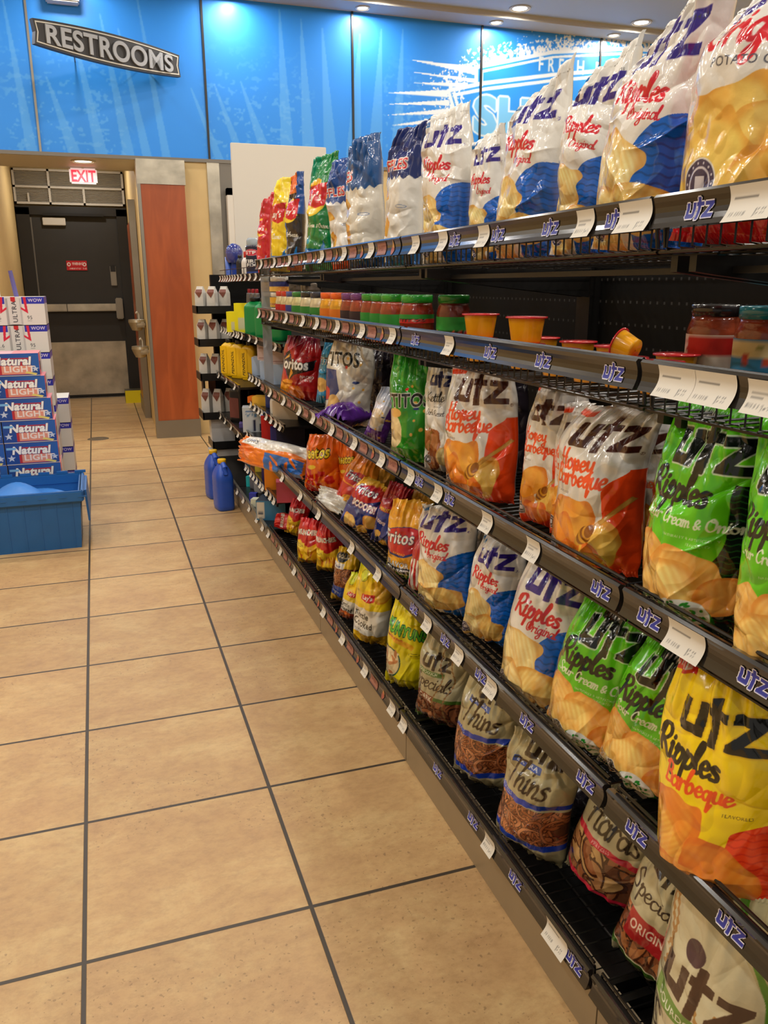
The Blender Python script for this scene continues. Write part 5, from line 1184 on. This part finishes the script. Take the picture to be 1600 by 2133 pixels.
wa_ = labart((226, 220, 208), (226, 220, 208)); wa_.rect(.3, .5, .72, .92, (196, 40, 36)); wa_.text('UTZ', .16, .62, .06, (170, 40, 50), .02); wa_.rect(.84, .1, .88, .9, (60, 60, 60))
wb_ = labart((232, 214, 160), (50, 130, 180)); wb_.rect(0, .92, 1, 1, (60, 140, 200)); wb_.rect(0, 0, 1, .56, (50, 130, 180)); wb_.ell(.4, .55, .03, .035, (200, 70, 60)); wb_.ell(.56, .5, .03, .03, (210, 80, 50)); wb_.ell(.5, .8, .03, .02, (160, 160, 90)); wb_.ell(.62, .8, .03, .02, (160, 160, 90))
jar_px(1484, .58, .044, .126, (40, 36, 36), (150, 70, 44), 1, 'salsa jar with black lid and white and red label', art=wa_, labh=(.1, .72), face=-140)
jb = jar_px(1588, .56, .044, .126, (30, 130, 150), (160, 66, 40), 1, 'salsa jar with teal lid at the right edge of the photo', art=wb_, labh=(.1, .72), face=-140)
# stacked dip tubs and cups
fa = labart((236, 180, 60), (236, 190, 70), 'Fritos', (150, 40, 30)); fb = labart((60, 70, 130), (236, 190, 90)); fc = labart((30, 110, 70), (30, 110, 70)); fc.ell(.4, .5, .1, .1, (230, 180, 70))
tn = ['bottom', 'middle', 'top']
for px, off, arts, nm in [(566, .12, (fa, fc, fa), 'farthest stack by the divider'), (584, .13, (fa, fa, fb), 'second stack from the divider'), (620, .42, (fb, None, None), 'stack behind the red lidded jars'), (650, .50, (None, None, None), 'stack nearest the dark gap')]:
    for k in range(3):
        jar_px(px, off, .043 if off < .4 else .05, .064, (226, 220, 206), (120, 108, 96), 1 if arts[k] is not None else None, '%s dip tub in the %s' % (tn[k], nm), art=arts[k], zup=k*.143, lh=.301, labh=(.05, .95), face=-160)
def cup(x, y, z, label, tilt=0, grp=None, s=1.0):
    e = empty('cheese_dip_cup', (x*T, y*T, z*T)); r = .034*s
    ring('cup_body', [(.001, 0), (r*.78, 0), (r*.8, .004), (r*.98, .043*s), (r*1.0, .045*s)], 26, M['gloss'], e, lambda a, t: np.where((((a*3) % 1 < .55) & (t > .35) & (t < .8))[:, None], (200, 120, 30), (244, 172, 30)))
    ring('foil_lid', [(r*1.0, .0445*s), (r*1.13, .0445*s), (r*1.13, .0475*s), (.001, .0480*s)], 26, M['gloss'], e, const((214, 44, 50)))
    if tilt: e.rotation_euler = tilt
    tag(e, label, 'dip cup', grp); return e
def cup_px(px, off, zup, label, **k):
    x = XR+.06+off; y = y_at(px, x, JZ+.1); return cup(x, y, JZ+zup, label, **k)
for px, off, s in [(952, .15, 1), (1000, .14, 1), (1095, .16, 1), (1165, .15, 1), (1232, .15, 1), (1300, .16, 1), (1372, .17, .98)]: cup_px(px, off, 0, 'yellow cheese dip cup with red foil lid in the low front row', grp='low row of cheese dip cups')
for px, off in [(1130, .45), (1205, .46), (1280, .45), (1410, .42)]: cup_px(px, off, 0, 'cheese dip cup with red foil lid in the back row', grp='back row of cheese dip cups')
cup_px(1000, .15, .106, 'orange cheese dip cup stacked on another, left of the two', s=1.06)
cup_px(1095, .17, .106, 'orange cheese dip cup stacked on another, right of the two', s=1.06)
cup_px(1322, .15, .13, 'yellow cheese dip cup tipped over on its side beside the salsa jars', tilt=(math.radians(-70), math.radians(10), math.radians(30)), s=.66)

# ------------------------------------------------------------------ household and motor oil sections
def shelf_y(px, x, z): return y_at(px, x, z)
def box_at(px, x, z, w, d, h, cols, label, rz=-30, name='carton', group=None):
    y = y_at(px, x, z+.1); o = carton(name, w, d, h, cols, base=cols.get('base', (200, 200, 196)), res=(24, 20)); o.location = (x*T, y*T, z*T); o.rotation_euler = (0, 0, math.radians(rz)); tag(o, label, 'box', group); return o
def bottle(name, x, y, z, w, d, h, col, cap, label, capc=(30, 30, 30), rz=-60, shoulder=.72, neck=.3, cat='bottle', group=None, art=None, handle=False, ribs=0, capr=.3, caph=.1, m=None):
    e = empty(name, (x*T, y*T, z*T), math.radians(rz)); k = 32; n = 30; hs = h*(1-caph)
    zs = np.linspace(0, 1, n); th = np.arange(k)*2*math.pi/k
    V = []; 
    for q in zs:
        f = .93+.07*min(1, q*12); 
        if q > shoulder: t = (q-shoulder)/(1-shoulder); f *= neck+(1-neck)*math.cos(t*math.pi/2)**.8
        if ribs and .12 < q < shoulder-.05: f *= 1-.012*(math.sin(q*ribs*2*math.pi) > .6)
        p = .32
        cx, sy = np.cos(th), np.sin(th); V.append(np.stack([np.sign(cx)*np.abs(cx)**(p*1.6)*w/2*f, np.sign(sy)*np.abs(sy)**(p*1.6)*d/2*f, np.full(k, q*hs)], -1))
    V = np.concatenate(V); V = np.concatenate([V, [[0, 0, 0]]]); F = list(map(tuple, grid_faces(k, n, 0, True)))+[((i+1) % k, i, k*n) for i in range(k)]+[tuple(range(k*(n-1), k*n))]
    c = np.tile(np.array(col, float), (len(V), 1))
    meshobj('bottle_body', V, F, m or M['plastic'], e, col=c, smooth=True)
    if cap:
        r = min(w, d)*capr; ring('cap', [(r*.9, hs-.002), (r, hs), (r, h-.003), (r*.9, h), (.001, h)], 20, M['plastic'], e, const(capc))
    if handle: MB().tube([(0, -d*.30, hs*.70), (0, -d*.42, hs*.80), (0, -d*.38, hs*.92), (0, -d*.15, hs*.985)], .016, 10).obj('handle', M['plastic'], e, smooth=True, col=col)
    if art is not None:
        panel('label', art, (-w*.36, -d/2-.001, h*.12), (w*.72, 0, 0), (0, 0, h*.5), M['print'], 30, 40, e)
    tag(e, label, cat, group); return e
def bot_px(px, x, z, *a, **k): return bottle(k.pop('name', 'oil_bottle'), x, y_at(px, x, z+.2), z, *a, **k)
# tire sealant and funnels on the wire top shelf
zt_ = 2.93-.055
stp = Art(.08, .16, (34, 32, 52), 1500); stp.ell(.5, .82, .3, .2, (226, 120, 130)); stp.ell(.5, .82, .26, .17, (196, 40, 60)); stp.text('STP', .27, .77, .2, WH, .03, sx=.9); stp.text('TIRE', .18, .50, .2, WH, .03, sx=1.0); stp.text('FIX', .3, .38, .2, WH, .03); stp.rect(0, 0, 1, .22, (40, 70, 150)); stp.rect(0, 0, 1, .05, (200, 40, 50))
def can(x, y, z, r, h, label):
    e = empty('spray_can', (x*T, y*T, z*T), math.radians(-118)); 
    ring('can_body', [(.001, 0), (r, 0), (r, h*.8), (r*.7, h*.84), (.001, h*.84)], 32, M['gloss'], e, const((34, 32, 52)))
    ring('dome_cap', [(r*.85, h*.82), (r*.85, h*.95), (r*.6, h), (.001, h)], 24, M['gloss'], e, const((140, 150, 156)))
    th = np.linspace(-.3, .3, 40)*2*math.pi; A_, B_ = np.meshgrid(th, np.linspace(0, 1, 60)); V = np.stack([(r+.0008)*np.cos(A_), (r+.0008)*np.sin(A_), B_*h*.78], -1).reshape(-1, 3)
    meshobj('label', V, grid_faces(40, 60), M['print'], e, col=stp.sample((A_.ravel()/(2*math.pi)+.3)/.6, B_.ravel()), smooth=True); tag(e, label, 'spray can')
can(2.16, y_at(527, 2.16, 3.2), zt_, .040, .215, 'dark tire sealant can with grey cap on the wire top shelf')
bot_px(513, 2.14, zt_, .05, .045, .15, (222, 216, 210), 1, 'small white bottle with red neck on the wire top shelf', capc=(190, 40, 40), caph=.2)
bot_px(500, 2.16, zt_, .04, .04, .14, (30, 30, 36), 1, 'small black bottle behind the blue funnel pack', capc=(30, 30, 30))
fn = empty('funnel_pack', (2.16*T, y_at(488, 2.16, 3.2)*T, zt_*T)); ring('funnel_stem', [(.02, 0), (.022, .13), (.05, .15), (.055, .16), (.001, .161)], 18, M['plastic'], fn, const((40, 70, 170))); ring('blue_hood', [(.04, .10), (.052, .12), (.055, .17), (.04, .20), (.015, .215), (.001, .216)], 20, M['film'], fn, const((46, 56, 130))); ring('second_stem', [(.018, 0), (.02, .135), (.001, .136)], 12, M['plastic'], fn, const((60, 96, 190))).location = (-.035, .03, 0)
tag(fn, 'blue plastic wrapped funnel pack at the end of the top shelf', 'funnel')
# shelf of antifreeze and yellow cartons
z = 2.23-.03
for i, px in enumerate([533, 556, 580]): bot_px(px, 2.16+.02*i, z, .115, .10, .21, (12, 128, 66), 1, ['green antifreeze jug, farthest of the three', 'green antifreeze jug in the middle of three', 'green antifreeze jug partly behind the acrylic strip'][i], name='antifreeze_jug', capc=(20, 20, 20), shoulder=.8, rz=-40)
yt = Art(.06, .14, (236, 224, 20), 900); yt.rect(.3, .1, .8, .5, (200, 200, 160))
box_at(493, 2.06, z, .10, .07, .12, {'front': yt, 'base': (236, 224, 20)}, 'bright yellow carton at the far end of the antifreeze shelf')
box_at(505, 2.12, z, .08, .05, .17, {'front': yt, 'base': (220, 206, 40)}, 'tall yellow carton behind the short yellow one')
for i, px in enumerate([521, 529, 537]): bot_px(px, 2.42, z+.0, .035, .035, .25, (110, 104, 100), 1, 'slim grey bottle with red cap behind the green jugs', capc=(170, 40, 50), group='slim grey bottles with red caps', neck=.8)
# yellow oil
z = 1.60-.03
pa = Art(.2, .07, (236, 196, 20), 1000); pa.text('PENNZOIL', .06, .06, .13, (20, 20, 20), .02, sx=.95, shear=.2)
def yellow(px, x, label, ht=.235):
    e = bot_px(px, x, z, .11, .08, ht, (238, 190, 16), 1, label, capc=(24, 22, 20), shoulder=.84, rz=-50, neck=.5)
    q = Art(.06, .2, (238, 190, 16), 1100); B, W = text_mask('PENNZOIL', .02); q.stamp(B, W, (-.4, 1.2), .62, .05, .40, (24, 22, 18), math.pi/2, .2); panel('label', q, (-.045, -.0415, .02), (.05, 0, 0), (0, 0, .17), M['print'], 24, 90, e)
yellow(480, 2.02, 'yellow oil bottle, leftmost on the glossy black shelf'); yellow(500, 2.1, 'yellow oil bottle in the middle of the glossy shelf'); yellow(523, 2.2, 'yellow oil bottle nearest the white boxes')
# black oil
z = 1.0-.03
for i, px in enumerate([498, 516, 533]): bot_px(px, 2.06+.14*i, z, .105, .09, .25, (26, 24, 24), 1, ['black oil bottle with faded red label, leftmost', 'black oil bottle in the middle of the row', 'black oil bottle nearest the household shelves'][i], capc=(20, 20, 20), shoulder=.85, rz=-50, art=(lambda a: a)(Art(.05, .1, (110, 60, 52), 500)) if i == 0 else None)
# household: upper shelf white and red boxes
z = 1.76-.03
w1 = Art(.12, .1, (214, 190, 186), 1000)
for i in range(5): w1.rect(.05, .1+i*.17, .95, .13+i*.17, (170, 130, 126))
for i, (px, zz) in enumerate([(548, 0), (566, 0), (584, 0), (560, .22), (578, .22)]): box_at(px, 2.2, z+zz, .11, .10, .10, {'front': w1 if zz else Art(.1, .1, (176, 196, 224), 300), 'left': w1, 'base': (214, 200, 196)}, ['white and blue medicine box, far one', 'white and blue medicine box, middle one', 'white and blue medicine box beside the red tortilla bag', 'pale pink box stacked on the far blue one', 'pale pink box stacked on the middle blue one'][i], rz=-20)
z = 1.42-.03
box_at(541, 2.14, z, .12, .08, .035, {'base': (222, 110, 24)}, 'flat orange box on top of nothing, left on the tag shelf'.replace('on top of nothing, ', 'lying ')); box_at(553, 2.16, z, .13, .08, .05, {'base': (232, 180, 60)}, 'flat yellow box beside the orange one')
bot_px(568, 2.2, z, .07, .07, .10, (46, 60, 120), 1, 'short blue tub with white stripe', name='blue_tub', capc=(46, 60, 120), neck=.95, cat='tub'); bot_px(581, 2.16, z, .08, .08, .09, (210, 204, 192), 0, 'short cream tub beside the blue tub', name='cream_tub', neck=.9, cat='tub')
box_at(600, 2.2, z, .13, .1, .09, {'base': (196, 176, 150)}, 'tan carton pair at the near end of the tag shelf')
z = 1.06-.03
wp = Art(.16, .13, (206, 214, 220), 1000); wp.rect(.1, .8, .7, .86, (60, 110, 170)); wp.rect(.35, .05, .45, .5, (34, 38, 70)); wp.rect(.6, .05, .9, .35, (34, 38, 70)); wp.text('WIPES', .12, .62, .1, (70, 120, 170), .02)
box_at(536, 2.10, z, .16, .10, .14, {'front': wp, 'left': wp, 'base': (206, 212, 218)}, 'white and blue wipes box above the orange puff bag', rz=-12)
box_at(563, 2.10, z, .09, .1, .15, {'top': (80, 130, 200), 'base': (196, 34, 30)}, 'red box with blue top next to the wipes box', rz=-12)
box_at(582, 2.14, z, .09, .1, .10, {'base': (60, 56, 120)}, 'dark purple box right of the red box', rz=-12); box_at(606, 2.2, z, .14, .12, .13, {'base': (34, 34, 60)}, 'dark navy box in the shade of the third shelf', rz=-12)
z = .64-.03
box_at(513, 2.06, z, .07, .08, .19, {'base': (96, 84, 150)}, 'tall purple box, leftmost above the base deck', rz=-12); box_at(524, 2.06, z, .06, .08, .16, {'base': (60, 140, 200)}, 'light blue box next to the tall purple box', rz=-12)
box_at(534, 2.06, z, .07, .08, .16, {'base': (206, 130, 60)}, 'tan orange box next to the light blue box', rz=-12); box_at(546, 2.06, z, .08, .08, .15, {'base': (220, 190, 60)}, 'yellow box beneath the orange puff bag', rz=-12)
box_at(559, 2.04, z, .07, .08, .17, {'base': (58, 40, 96)}, 'dark purple lettered box under the puff bag', rz=-12); box_at(576, 2.04, z, .12, .08, .15, {'base': (240, 140, 30)}, 'bright orange box under the puff bag', rz=-12); box_at(600, 2.04, z, .11, .08, .10, {'base': (204, 90, 110)}, 'pink box at the near end above the base deck', rz=-12)
z = .34-.03
bot_px(531, 2.02, z, .06, .05, .13, (110, 110, 122), 1, 'grey bottle standing on the base deck', name='grey_bottle', capc=(80, 80, 90)); bot_px(541, 2.04, z, .07, .05, .14, (150, 152, 160), 0, 'pale grey bottle right of the grey one', name='grey_bottle')
box_at(521, 1.98, z, .04, .03, .06, {'base': (40, 190, 200)}, 'small teal item on the base deck', name='teal_carton'); box_at(528, 1.88, z, .04, .03, .05, {'base': (50, 60, 170)}, 'small bright blue item by the clear tag rail', name='blue_carton')
box_at(538, 1.9, z, .07, .05, .04, {'base': (214, 218, 196)}, 'small cream packet with green stripe by the blue box', name='cream_packet')
bx = Art(.14, .1, (60, 120, 160), 1000); bx.rect(.02, .1, .3, .9, (210, 204, 190)); 
for i in range(9): bx.rect(.06, .3+i*.05, .24, .32+i*.05, (50, 60, 80))
box_at(571, 1.98, z, .15, .14, .10, {'front': bx, 'left': bx, 'top': (24, 44, 66), 'base': (66, 120, 156)}, 'blue box with dark top, upper of the two, on the base shelf', rz=-25)
box_at(556, 1.93, z, .06, .1, .05, {'front': bx, 'base': (120, 150, 176)}, 'small blue grey box before the dark topped box', rz=-25)

# ------------------------------------------------------------------ side rack of white pouches
def pouch(x, y, z, label, h=.17, rz=-40, grp=None):
    e = empty('paper_pouch', (x*T, y*T, z*T), math.radians(rz)); w, d = .062, .045
    prof = [(1, 0), (1.04, .3), (1.0, .75), (.8, .93), (.78, 1.0)]; V = []; F = []
    for k, (s_, t) in enumerate(prof):
        dd = d if t < .8 else d*(1-t)*2.6+.008
        V += [(-w/2*s_, -dd/2, t*h), (w/2*s_, -dd/2, t*h), (w/2*s_, dd/2, t*h), (-w/2*s_, dd/2, t*h)]
        if k: F += [((k-1)*4+i, (k-1)*4+(i+1) % 4, k*4+(i+1) % 4, k*4+i) for i in range(4)]
    F += [(3, 2, 1, 0), tuple(len(V)-4+i for i in range(4))]
    meshobj('pouch_body', V, F, M['pouch'], e); dz = .0016
    meshobj('brown_triangle', [(-w*.44, -d*.5-dz, h*.76), (w*.44, -d*.5-dz, h*.76), (w*.05, -d*.52-dz, h*.55), (w*.38, -d*.3, h*.88), (-w*.38, -d*.3, h*.88)], [(0, 2, 1), (0, 1, 3, 4)], M['brown'], e)
    tag(e, label, 'pouch', grp); return e
M['pouch'] = mat('white_pouch_paper', (206, 202, 194), .45, bump=.3, bscale=30); M['brown'] = mat('brown_print', (120, 66, 52), .5)
rk = empty('side_rack', (2.0*T, 9.7*T, 0)); MB().box((-.02, -.03, 0), (.38, .03, 2.95*T)).obj('back_post', M['board'], rk)
MB().box((-.25*T, -.05, .9*T), (-.22*T, .05, 1.75*T)).obj('side_sign', M['frame'], rk); MB().box((-.15*T, .02, .5*T), (.2*T, .04, 1.6*T)).obj('copper_panel', mat('copper_print', (150, 96, 76), .5), rk)
TZ = [2.42, 1.95, 1.45, .87, .42]
for i, z in enumerate(TZ):
    x0 = -.32 if i < 4 else -.2
    MB().box((x0*T, -.45*T, (z-.02)*T), (.5*T, .1*T, z*T)).box((x0*T, -.45*T, z*T), ((x0+.02)*T, .1*T, (z+.09)*T)).box((x0*T, -.45*T, z*T), (.5*T, -.43*T, (z+.09)*T)).obj('tray', M['black'], rk)
tag(rk, 'narrow black side rack of trays with white pouches at the shelf end', 'display rack')
names = {0: 'top', 1: 'second', 2: 'third', 3: 'fourth'}
for i, z in enumerate(TZ[:4]):
    for j, (dx, dy) in enumerate([(-.22, -.2), (-.06, -.28), (.12, -.25)]):
        pouch(2.0+dx, 9.7+dy, z+.004, '%s white pouch with brown triangle on the %s tray of the side rack' % (['left', 'middle', 'right'][j], names[i]), h=.165 if i != 3 else .19)
kb = carton('paper_sack', .16, .1, .185, {'base': (176, 170, 156)}, taper=.05); kb.location = (1.98*T, 9.45*T, .43*T); tag(kb, 'plain grey paper sack on the lowest tray of the side rack', 'sack')
kb = carton('carton', .2, .12, .17, {'base': (150, 140, 120)}); kb.location = (1.98*T, 9.45*T, 0.0); tag(kb, 'tan carton on the floor under the side rack', 'box')

# ------------------------------------------------------------------ blue washer fluid jugs on the floor
for x, y, lab in [(1.63, 7.9, 'blue fluid jug with yellow cap standing behind the other'), (1.655, 7.25, 'blue fluid jug with yellow cap, the front one on the floor')]:
    e = bottle('washer_fluid_jug', x, y, 0, .105, .15, .30, (40, 84, 190), 1, lab, capc=(236, 186, 30), rz=8, shoulder=.66, neck=.22, cat='jug', handle=True, ribs=9, caph=.075, capr=.24)

# ------------------------------------------------------------------ beer cartons and tote
ul = Art(.42, .16, (224, 220, 214), 1400)
ul.rect(0, .76, 1, 1, (46, 50, 170))
for cx in (.60, -.04):
    ul.rect(cx-.11, 0, cx+.11, 1, (214, 212, 208)); ul.rect(cx-.1, .03, cx-.07, .95, (170, 168, 166)); ul.rect(cx+.08, .03, cx+.1, .95, (190, 188, 186)); ul.poly([(cx-.03, 1), (cx+.03, 1), (cx+.03, .86), (cx, .82), (cx-.03, .86)], (196, 40, 44))
    B, W = text_mask('ULTRA', .01); ul.stamp(B, W, (-.4, 1.2), cx+.035, .12, .062, (50, 50, 60), math.pi/2, 0, sx=1.05)
    for sg_ in (-1, 1): ul.poly([(cx+sg_*.165, 1), (cx+sg_*.13, 1), (cx+sg_*.145, .56), (cx+sg_*.09, .66), (cx+sg_*.09, .58), (cx+sg_*.18, .42)], (214, 40, 66))
    ul.ell(cx, .02, .09, .012, (90, 90, 90))
ul.text('WOW', .79, .83, .045, (220, 210, 230), .02); ul.text('95', .76, .22, .05, (50, 56, 66)); ul.text('2.6', .34, .22, .05, (50, 56, 66)); ul.rect(.76, .16, .82, .175, (90, 90, 96)); ul.rect(.35, .16, .42, .175, (90, 90, 96))
us = Art(.3, .16, (196, 186, 176), 600); us.rect(0, .76, 1, 1, (92, 70, 140)); us.rect(.3, 0, .38, .8, (150, 130, 120)); us.rect(.6, 0, .66, .8, (160, 146, 136))
UH = .345*T
def ultra(x1, y, z, label, w=.40):
    o = carton('beer_case', w, .27, UH-.002, {'front': ul, 'right': us, 'left': us, 'top': (220, 216, 210), 'base': (206, 200, 194)}, res=(230, 90)); o.location = (x1*T-w/2, y*T+.135, z); tag(o, label, 'beer case'); return o
nth = ['lowest', 'second from the floor', 'third from the floor', 'fourth from the floor', 'fifth from the floor', 'sixth from the floor', 'second from the top', 'topmost']
zz = 2.64*T-8*UH+ .0
for i in range(8):
    z = max(0.0, 2.66*T-UH*8)+i*UH if 2.66*T-UH*8 > 0 else i*(2.66*T/8)
    ultra(-.29, 8.0, i*(2.66*T/8), 'white and blue beer case in the near stack, ' + nth[i])
UH8 = 2.66*T/8
for i in range(4): 
    o = ultra(-.16, 8.72, i*UH8, 'white and blue beer case in the stack behind, ' + ['lowest', 'second from the floor', 'third from the floor', 'topmost'][i])
na = Art(.27, .13, (34, 74, 150), 1500); na.put(sst(.1, .9, na.X)*(na.Y > .3), (50, 110, 190), .6); na.rect(.25, .06, .85, .80, (190, 50, 60)); na.poly([(.3, .08), (.85, .08), (.85, .45), (.3, .45)], (226, 150, 130)); na.text('Natural', .12, .50, .17, (246, 244, 240), .05, shear=.15, sx=.95, out=(60, 60, 110), ow=4); na.text('LIGHT', .34, .18, .13, (240, 226, 220), .03, sx=1.1)
def star(a, cx, cy, r, c):
    pts = []
    for i in range(10): q = r if i % 2 == 0 else r*.42; t = math.pi/2+i*math.pi/5; pts.append((cx+q*math.cos(t), cy+q*math.sin(t)*a.w/a.h))
    a.poly(pts, c)
star(na, .1, .3, .08, (200, 210, 230)); star(na, .92, .3, .07, (200, 210, 230)); na.rect(.02, .7, .2, .8, (120, 180, 230)); na.poly([(.72, .12), (.92, .02), (.95, .1), (.76, .2)], (226, 210, 120)); na.rect(0, 0, 1, .03, (214, 210, 210))
nt_ = Art(.27, .2, (226, 140, 150), 400); nt_.put(nt_.X < .5, (206, 196, 206), .6); ns = Art(.2, .13, (226, 110, 120), 400); ns.rect(.5, 0, 1, 1, (206, 196, 196)); ns.rect(.2, .2, .5, .6, (60, 50, 60))
NHT = .112
for i in range(8):
    z = i*(2.06*T/8); xr = [-.255, -.258, -.262, -.268, -.27, -.29, -.33, -.37][i]
    o = carton('beer_case', .262, .22, 2.06*T/8-.002, {'front': na, 'top': nt_, 'right': ns, 'left': ns, 'base': (180, 60, 70)}, res=(200, 90)); o.location = (xr*T-.131, 7.15*T+.11, z)
    tag(o, 'blue and red beer case behind the blue tote, ' + nth[i], 'beer case')
    if True:
        o2 = carton('beer_case', .262, .22, 2.06*T/8-.002, {'front': na, 'top': nt_, 'base': (180, 60, 70)}, res=(60, 30)); o2.location = (xr*T-.131-.268, 7.15*T+.11, z); tag(o2, 'blue and red beer case at the photo edge, ' + nth[i], 'beer case')
pp = bottle('purple_bottle', -.86, 8.3, 2.66, .05, .05, .12, (226, 220, 224), 1, 'white bottle with purple top standing on the beer cases at left', capc=(84, 50, 140), neck=.9, caph=.35, capr=.48)
pl = MB().tube([(-.62*T, 8.35*T, 2.66*T), (-.66*T, 8.35*T, 2.98*T)], [.013, .011], 8).obj('purple_pole', mat('purple_pole', (96, 88, 150), .5)); tag(pl, 'short purple pole standing on the stacked beer cases', 'pole')

tx0, tx1, ty0, ty1, th = -1.55, -.035, 6.10, 7.02, .655
e = empty('storage_tote', ((tx0+tx1)/2*T, (ty0+ty1)/2*T, 0)); W2 = (tx1-tx0)/2*T; D2 = (ty1-ty0)/2*T; H_ = th*T
def frust(z0, z1, s0, s1, t=.004):
    V = []
    for z, s in ((z0, s0), (z1, s1)):
        for ins in (0, t): V += [(-W2*s+ins, -D2*s+ins, z), (W2*s-ins, -D2*s+ins, z), (W2*s-ins, D2*s-ins, z), (-W2*s+ins, D2*s-ins, z)]
    F = []
    for i in range(4):
        j = (i+1) % 4; F += [(i, j, 8+j, 8+i), (4+j, 4+i, 12+i, 12+j), (8+i, 8+j, 12+j, 12+i), (j, i, 4+i, 4+j)]
    return V, F
mb = MB(); V, F = frust(.004, H_, .94, 1.0); mb.add(V, F); mb.box((-W2*.94, -D2*.94, 0), (W2*.94, D2*.94, .006))
for i in range(9):
    x = -W2*.86+i*W2*.215; mb.add([(x-.003, -D2*.945-.0015, .01), (x+.003, -D2*.945-.0015, .01), (x+.004, -D2*.995-.0015, H_*.83), (x-.002, -D2*.995-.0015, H_*.83), (x-.003, -D2*.93, .01), (x+.003, -D2*.93, .01), (x+.004, -D2*.98, H_*.83), (x-.002, -D2*.98, H_*.83)], [(0, 1, 2, 3), (1, 5, 6, 2), (4, 0, 3, 7)])
mb.obj('tote_body', M['blueplastic'], e)
mb = MB(); R1 = 1.03
for a, b in [((-W2*R1, -D2*R1-.012), (W2*R1, -D2+.01)), ((-W2*R1, D2-.01), (W2*R1, D2*R1+.012)), ((-W2*R1, -D2*R1), (-W2+.012, D2*R1)), ((W2-.012, -D2*R1), (W2*R1+.004, D2*R1))]: mb.bbox((a[0], a[1], H_-.055), (b[0], b[1], H_), .005)
mb.obj('rim', M['blueplastic'], e)
for i in range(8):
    x = -W2*.95+i*W2*.265; MB().box((x, D2*R1-.008, H_), (x+W2*.16, D2*R1+.006, H_+.014)).obj('rim_tooth', M['blueplastic'], e)
    MB().box((x+.02, -D2*R1-.014, H_-.03), (x+.06, -D2*R1-.011, H_-.024)).obj('rim_slot', M['blueplastic'], e)
for sg_ in (1, -1):
    x0 = sg_*(W2*R1+.005); MB().add([(x0, -D2*.8, H_-.01), (x0, D2*.85, H_-.01), (x0+sg_*.008, D2*.85, H_-.17), (x0+sg_*.008, -D2*.8, H_-.17), (x0+sg_*.012, -D2*.8, H_-.01), (x0+sg_*.012, D2*.85, H_-.01), (x0+sg_*.018, D2*.85, H_-.17), (x0+sg_*.018, -D2*.8, H_-.17)], [(0, 1, 2, 3), (4, 7, 6, 5), (0, 4, 5, 1), (3, 2, 6, 7), (0, 3, 7, 4), (1, 5, 6, 2)]).obj('lid_flap', M['blueplastic'], e)
n = 30; xs, ys = np.meshgrid(np.linspace(-1, 1, n), np.linspace(-1, 1, n)); zz_ = H_*.78+.10*np.exp(-((xs-.1)**2*3+(ys)**2*1.5))*1+.012*np.sin(xs*9+ys*4)-.03
o = meshobj('blue_liner', np.stack([xs*W2*.97, ys*D2*.96, np.minimum(zz_, H_+.03)], -1).reshape(-1, 3), grid_faces(n, n), M['bluesoft'], e, smooth=True)
tag(e, 'large blue plastic storage tote on the floor before the beer cases', 'storage tote')
